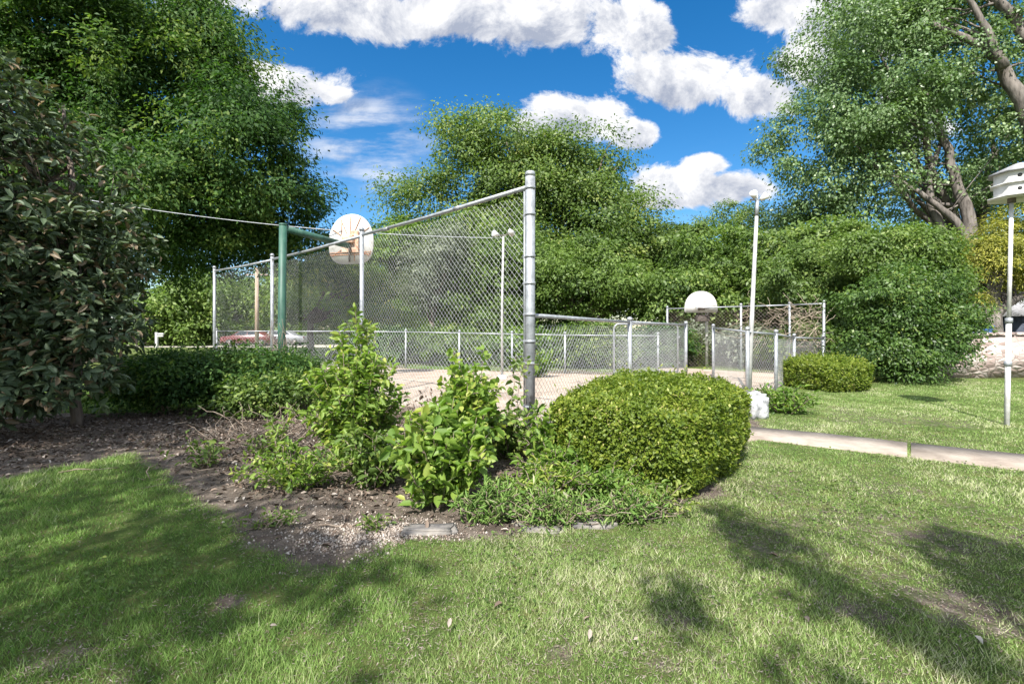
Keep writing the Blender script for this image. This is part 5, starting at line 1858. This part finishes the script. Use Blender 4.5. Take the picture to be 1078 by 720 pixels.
# ------------------------------------------------------------------ grass, litter, gravel, twigs
def grass():
    rng = np.random.default_rng(101)
    n = 1120000
    th = rng.uniform(-rad(64), rad(64), n)
    r = 1.25 + rng.uniform(0, 1, n) ** 1.25 * 18.5
    P = np.stack([r * np.sin(th), r * np.cos(th)], 1)
    P = P[P[:, 1] > 1.1]
    dirt = sample_grid(GDIRT, P)
    keep = rng.uniform(size=len(P)) > np.clip((dirt - .30) * 2.3, 0, .985)
    keep &= poly_dist(P, PATH) < -0.01
    keep &= poly_dist(P, COURT) < -0.05 + 0.25 * (rng.uniform(size=len(P)) < .1)
    j = np.array([PATH[2], PATH[2]])
    P = P[keep]
    # weedy joint in the path
    a, b = np.array(PATH[2]), np.array(PATH[7])
    q = a + (b - a) * rng.uniform(0, 1, 260)[:, None] + rng.normal(size=(260, 2)) * .014 + np.array([.017, 0])
    P = np.vstack([P, q])
    d = np.hypot(P[:, 0], P[:, 1])
    z = sample_grid(GZ, P)
    patch = fbm(P, 1.1, 7, 4)
    fine = fbm(P, 5.0, 8, 3)
    h = (0.030 + 0.018 * patch + 0.018 * fine) * rng.uniform(.45, 1.35, len(P))
    h *= np.where(P[:, 0] < -.5, 1.2, 0.95)
    h = np.clip(h, .012, .12)
    dr = sample_grid(GDIRT, P)
    h *= 1 - .45 * np.clip(dr, 0, 1)
    w = 0.0022 + 0.00085 * d
    az = rng.uniform(0, 2 * np.pi, len(P))
    ln = rng.uniform(.2, 1.15, len(P)) * h
    la = az + rng.normal(size=len(P)) * 1.2
    s = np.stack([np.cos(az), np.sin(az), 0 * az], 1)
    base = np.column_stack([P, z - .006])
    tip = base + np.stack([np.cos(la) * ln, np.sin(la) * ln, h], 1)
    V = np.stack([base - s * w[:, None] * .5, base + s * w[:, None] * .5, tip], 1).reshape(-1, 3)
    T = np.arange(len(P) * 3).reshape(-1, 3)
    dry = .04 + .12 * np.tanh((P[:, 0] + .6) / .8)
    t = np.clip(.48 + dry + .42 * patch + .20 * fine + rng.normal(0, .17, len(P)) + .15 * np.clip(dr, 0, 1), 0, 1)
    t[rng.uniform(size=len(P)) < np.where(P[:, 0] > -.6, .06, .03)] = .83
    o = raw_mesh('grass', V, [T], M['lf_grass'], tint=np.repeat(t, 3))
    tag(o, 'short uneven lawn grass', 'grass', kind='stuff')
    # thatch: flat dry clippings between the blades, thicker where the turf is worn
    m = 170000
    th = rng.uniform(-rad(62), rad(62), m)
    r = 1.3 + rng.uniform(0, 1, m) ** 1.3 * 8
    P = np.stack([r * np.sin(th), r * np.cos(th)], 1)
    dr = sample_grid(GDIRT, P)
    k = rng.uniform(size=m) < np.clip(.12 + .9 * dr + .35 * fbm(P, 1.3, 45, 3) + .12 * (P[:, 0] > -.5), .02, .9)
    k &= (poly_dist(P, BED) < .05) & (poly_dist(P, PATH) < 0.03)
    P = P[k]
    d = np.hypot(P[:, 0], P[:, 1])
    base = np.column_stack([P, sample_grid(GZ, P) + rng.uniform(.003, .016, len(P))])
    az = rng.uniform(0, 2 * np.pi, len(P))
    L_ = rng.uniform(.010, .030, len(P))
    w = (.0009 + .00045 * d) * rng.uniform(.7, 1.5, len(P))
    dv = np.stack([np.cos(az), np.sin(az), rng.normal(0, .15, len(P))], 1)
    s = np.stack([-np.sin(az), np.cos(az), 0 * az], 1)
    V = np.stack([base - s * w[:, None], base + s * w[:, None], base + dv * L_[:, None]], 1).reshape(-1, 3)
    o = raw_mesh('thatch', V, [np.arange(len(P) * 3).reshape(-1, 3)], M['lf_litter'], tint=np.repeat(rng.uniform(.3, .85, len(P)), 3))
    tag(o, 'dry clippings and thatch lying in the lawn', 'thatch', kind='stuff')
    # clover and plantain leaves in loose patches
    m = 60000
    th = rng.uniform(-rad(62), rad(62), m)
    r = 1.3 + rng.uniform(0, 1, m) ** 1.2 * 9
    P = np.stack([r * np.sin(th), r * np.cos(th)], 1)
    k = rng.uniform(size=m) < np.clip(1.6 * fbm(P, 1.0, 145, 4) - .12, 0, .8)
    k &= (poly_dist(P, BED) < .02) & (poly_dist(P, PATH) < -0.02) & (sample_grid(GDIRT, P) < .75)
    P = P[k]
    z = sample_grid(GZ, P) + rng.uniform(.012, .04, len(P))
    N_ = np.array([0, 0, 1.0]) + rng.normal(size=(len(P), 3)) * .35
    V, Fs, tt = leaves(np.column_stack([P, z]), N_, .017 + .0012 * np.hypot(P[:, 0], P[:, 1]), .8, .12, rng, 0, True, np.clip(rng.normal(.42, .18, len(P)), 0, 1))
    o = raw_mesh('clover', V, Fs, M['lf_mid'], tint=tt)
    tag(o, 'small clover leaves growing through the lawn', 'clover', kind='stuff')


grass()


def litter():
    rng = np.random.default_rng(103)
    bed = np.array(BED)
    lo, hi = bed.min(0), bed.max(0)
    P = rng.uniform(lo, hi, size=(60000, 2))
    sd = poly_dist(P, BED) + .18 * fbm(P, 1.6, 21, 4)
    pr = np.clip(sd * 1.6, 0, 1)
    # the mulch lies thick on the left, the bare soil by the gravel stays clear
    bare = np.exp(-(((P[:, 0] + 1.3) / .9) ** 2 + ((P[:, 1] - 3.5) / .7) ** 2))
    pr *= 1 - .85 * bare
    pr *= .35 + .65 * (P[:, 0] < -1.2)
    P = P[rng.uniform(size=len(P)) < pr][:15000]
    # a few blown onto the lawn
    q = np.stack([rng.uniform(-5, 5, 500), rng.uniform(1.6, 9, 500)], 1)
    P = np.vstack([P, q[np.argsort(rng.uniform(size=500))[:60]]])
    z = sample_grid(GZ, P) + rng.uniform(.004, .02, len(P))
    N_ = np.array([0, 0, 1.0]) + rng.normal(size=(len(P), 3)) * .4
    V, Fs, tt = leaves(np.column_stack([P, z]), N_, .05, .45, .15, rng, 0, True, np.clip(rng.normal(.5, .22, len(P)), 0, 1))
    o = raw_mesh('leaf_litter', V, Fs, M['lf_litter'], tint=tt)
    tag(o, 'brown fallen leaves and bark chips on the bed', 'leaf litter', kind='stuff')
    # gravel at the front corner of the bed
    n = 2600
    c = gd(395, 562)[:2]
    P = c + rng.normal(size=(n, 2)) * np.array([.30, .16])
    P = np.vstack([P, gd(350, 545)[:2] + rng.normal(size=(500, 2)) * np.array([.5, .35])])
    P = P[poly_dist(P, BED) > -.03]
    n = len(P)
    s = rng.uniform(.004, .013, n)
    T0 = np.array([[1, 0, 0], [-.5, .87, 0], [-.5, -.87, 0], [0, 0, .9], [0, 0, -.6]])
    R = rng.uniform(0, 2 * np.pi, n)
    cs, sn = np.cos(R), np.sin(R)
    X = T0[None, :, 0] * cs[:, None] - T0[None, :, 1] * sn[:, None]
    Y = T0[None, :, 0] * sn[:, None] + T0[None, :, 1] * cs[:, None]
    Z = np.repeat(T0[None, :, 2], n, 0)
    V = np.stack([X, Y, Z], -1) * s[:, None, None] * rng.uniform(.7, 1.3, (n, 1, 3))
    V += np.column_stack([P, sample_grid(GZ, P) + .003])[:, None, :]
    F0 = np.array([[0, 1, 3], [1, 2, 3], [2, 0, 3], [1, 0, 4], [2, 1, 4], [0, 2, 4]])
    F = (np.arange(n)[:, None, None] * 5 + F0[None]).reshape(-1, 3)
    o = raw_mesh('gravel', V.reshape(-1, 3), [F], M['lf_litter'], tint=np.repeat(rng.uniform(.5, 1, n), 5))
    tag(o, 'pale gravel scattered on the bare soil', 'gravel', kind='stuff')


litter()


def twigs():
    rng = np.random.default_rng(107)

    def heap(name, label, c, n, sx, sy, h, r, mat='twig', arch=.5):
        mb = MB()
        for q in range(n):
            a = np.array([rng.normal() * sx, rng.normal() * sy, 0.0])
            L = rng.uniform(.25, .9) * (sx + sy)
            th = rng.uniform(0, 2 * np.pi)
            b = a + np.array([math.cos(th) * L, math.sin(th) * L, rng.uniform(0, h)])
            a[2] = rng.uniform(-.02, h * .35)
            limb(mb, a, b, r * rng.uniform(.6, 1.2), r * .35, rng, .35, 8, 5, arch * rng.uniform(0, .5))
        o = mb.build(name, M[mat], None, smooth=True)
        o.location = (c[0], c[1], gz(c[0], c[1]))
        tag(o, label, 'twigs', kind='stuff')
        return o
    heap('twig_heap', 'tangle of dead grey twigs below the green pole', (-3.0, 6.3), 90, .42, .34, .45, .006)
    heap('twig_heap', 'dry twigs scattered on the mulch', (-2.6, 5.0), 40, .7, .35, .10, .005, arch=.1)
    # dead vines hugging the green pole and the post beside it
    mb = MB()
    px, py = gx(293, 11.8), 11.8
    for q in range(26):
        t = np.linspace(0, 1, 16)
        ph, tw = rng.uniform(0, 6.28), rng.normal() * 3
        rr = .10 + .28 * rng.uniform() * (1 - t * .6) + .05 * np.sin(t * 9 + ph)
        H = rng.uniform(.7, 1.7)
        p = np.stack([rr * np.cos(ph + tw * t) * 1.3, rr * np.sin(ph + tw * t), t * H], 1)
        mb.tube(p, np.linspace(.011, .004, 16), 5)
    o = mb.build('dead_vine', M['twig'], None, smooth=True)
    o.location = (px, py, 0)
    tag(o, 'leafless pale vine stems twisted round the foot of the green pole', 'vine')
    # dry vines in the rear fence
    mb = MB()
    a, b = np.array(BACK[1][:2]), np.array(BACK[3][:2])
    pts = [np.array(p[:2]) for p in BACK]
    C, = [[]]
    for q in range(150):
        k = rng.integers(1, 3)
        f = rng.uniform()
        if k == 0:
            f = .55 + .45 * f
        g = pts[k] + (pts[k + 1] - pts[k]) * f
        s = np.array([g[0], g[1] + .06, rng.uniform(.8, 2.2)])
        L = rng.uniform(.3, .9)
        e_ = s + np.array([rng.normal() * .4, rng.normal() * .07, rng.normal() * .35])
        limb(mb, s, e_, .010, .006, rng, .5, 7, 4)
    o = mb.build('dead_vine', simple_mat('dry_vine', (.20, .16, .11), (.42, .36, .27), 6, .9), None, smooth=True)
    tag(o, 'straw coloured dry vines tangled in the rusty rear fence', 'vine')
    # single leaves and sticks on the lawn
    for (x, y, rz, s, lb) in [(472, 668, 1.4, .05, 'pale curled leaf lying in the middle of the foreground lawn'), (284, 664, .3, .032, 'small whitish leaf on the shaded lawn front left'), (620, 683, 1.1, .04, 'narrow pale leaf on the lawn below the hedge'), (667, 681, .5, .028, 'tiny pale leaf on the lawn left of the dark shadow streak')]:
        g = gd(x, y)
        V, Fs, tt = leaves(np.array([[0, 0, .02]]), np.array([[.1, -.55, .85]]), s, .42, .14, rng, 0, True, np.array([.80]), along=np.array([[3 * math.cos(rz), 3 * math.sin(rz), .6]]))
        o = raw_mesh('fallen_leaf', V, Fs, M['lf_litter'], tint=tt)
        o.location = (g[0], g[1], gz(g[0], g[1]) + .02)
        tag(o, lb, 'leaf', 'pale fallen leaves on the lawn')
    for (x, y, rz, L, lb) in [(62, 498, .3, .5, 'bare grey stick on the shaded lawn edge far left'), (335, 552, .15, .42, 'thin pale stick on the bare soil by the bed corner')]:
        g = gd(x, y)
        mb = MB()
        limb(mb, (0, 0, .02), (L * math.cos(rz), L * math.sin(rz), .03), .008, .004, rng, .2, 8, 6)
        o = mb.build('stick', M['twig'], None, smooth=True)
        o.location = (g[0], g[1], gz(g[0], g[1]))
        tag(o, lb, 'stick')


twigs()
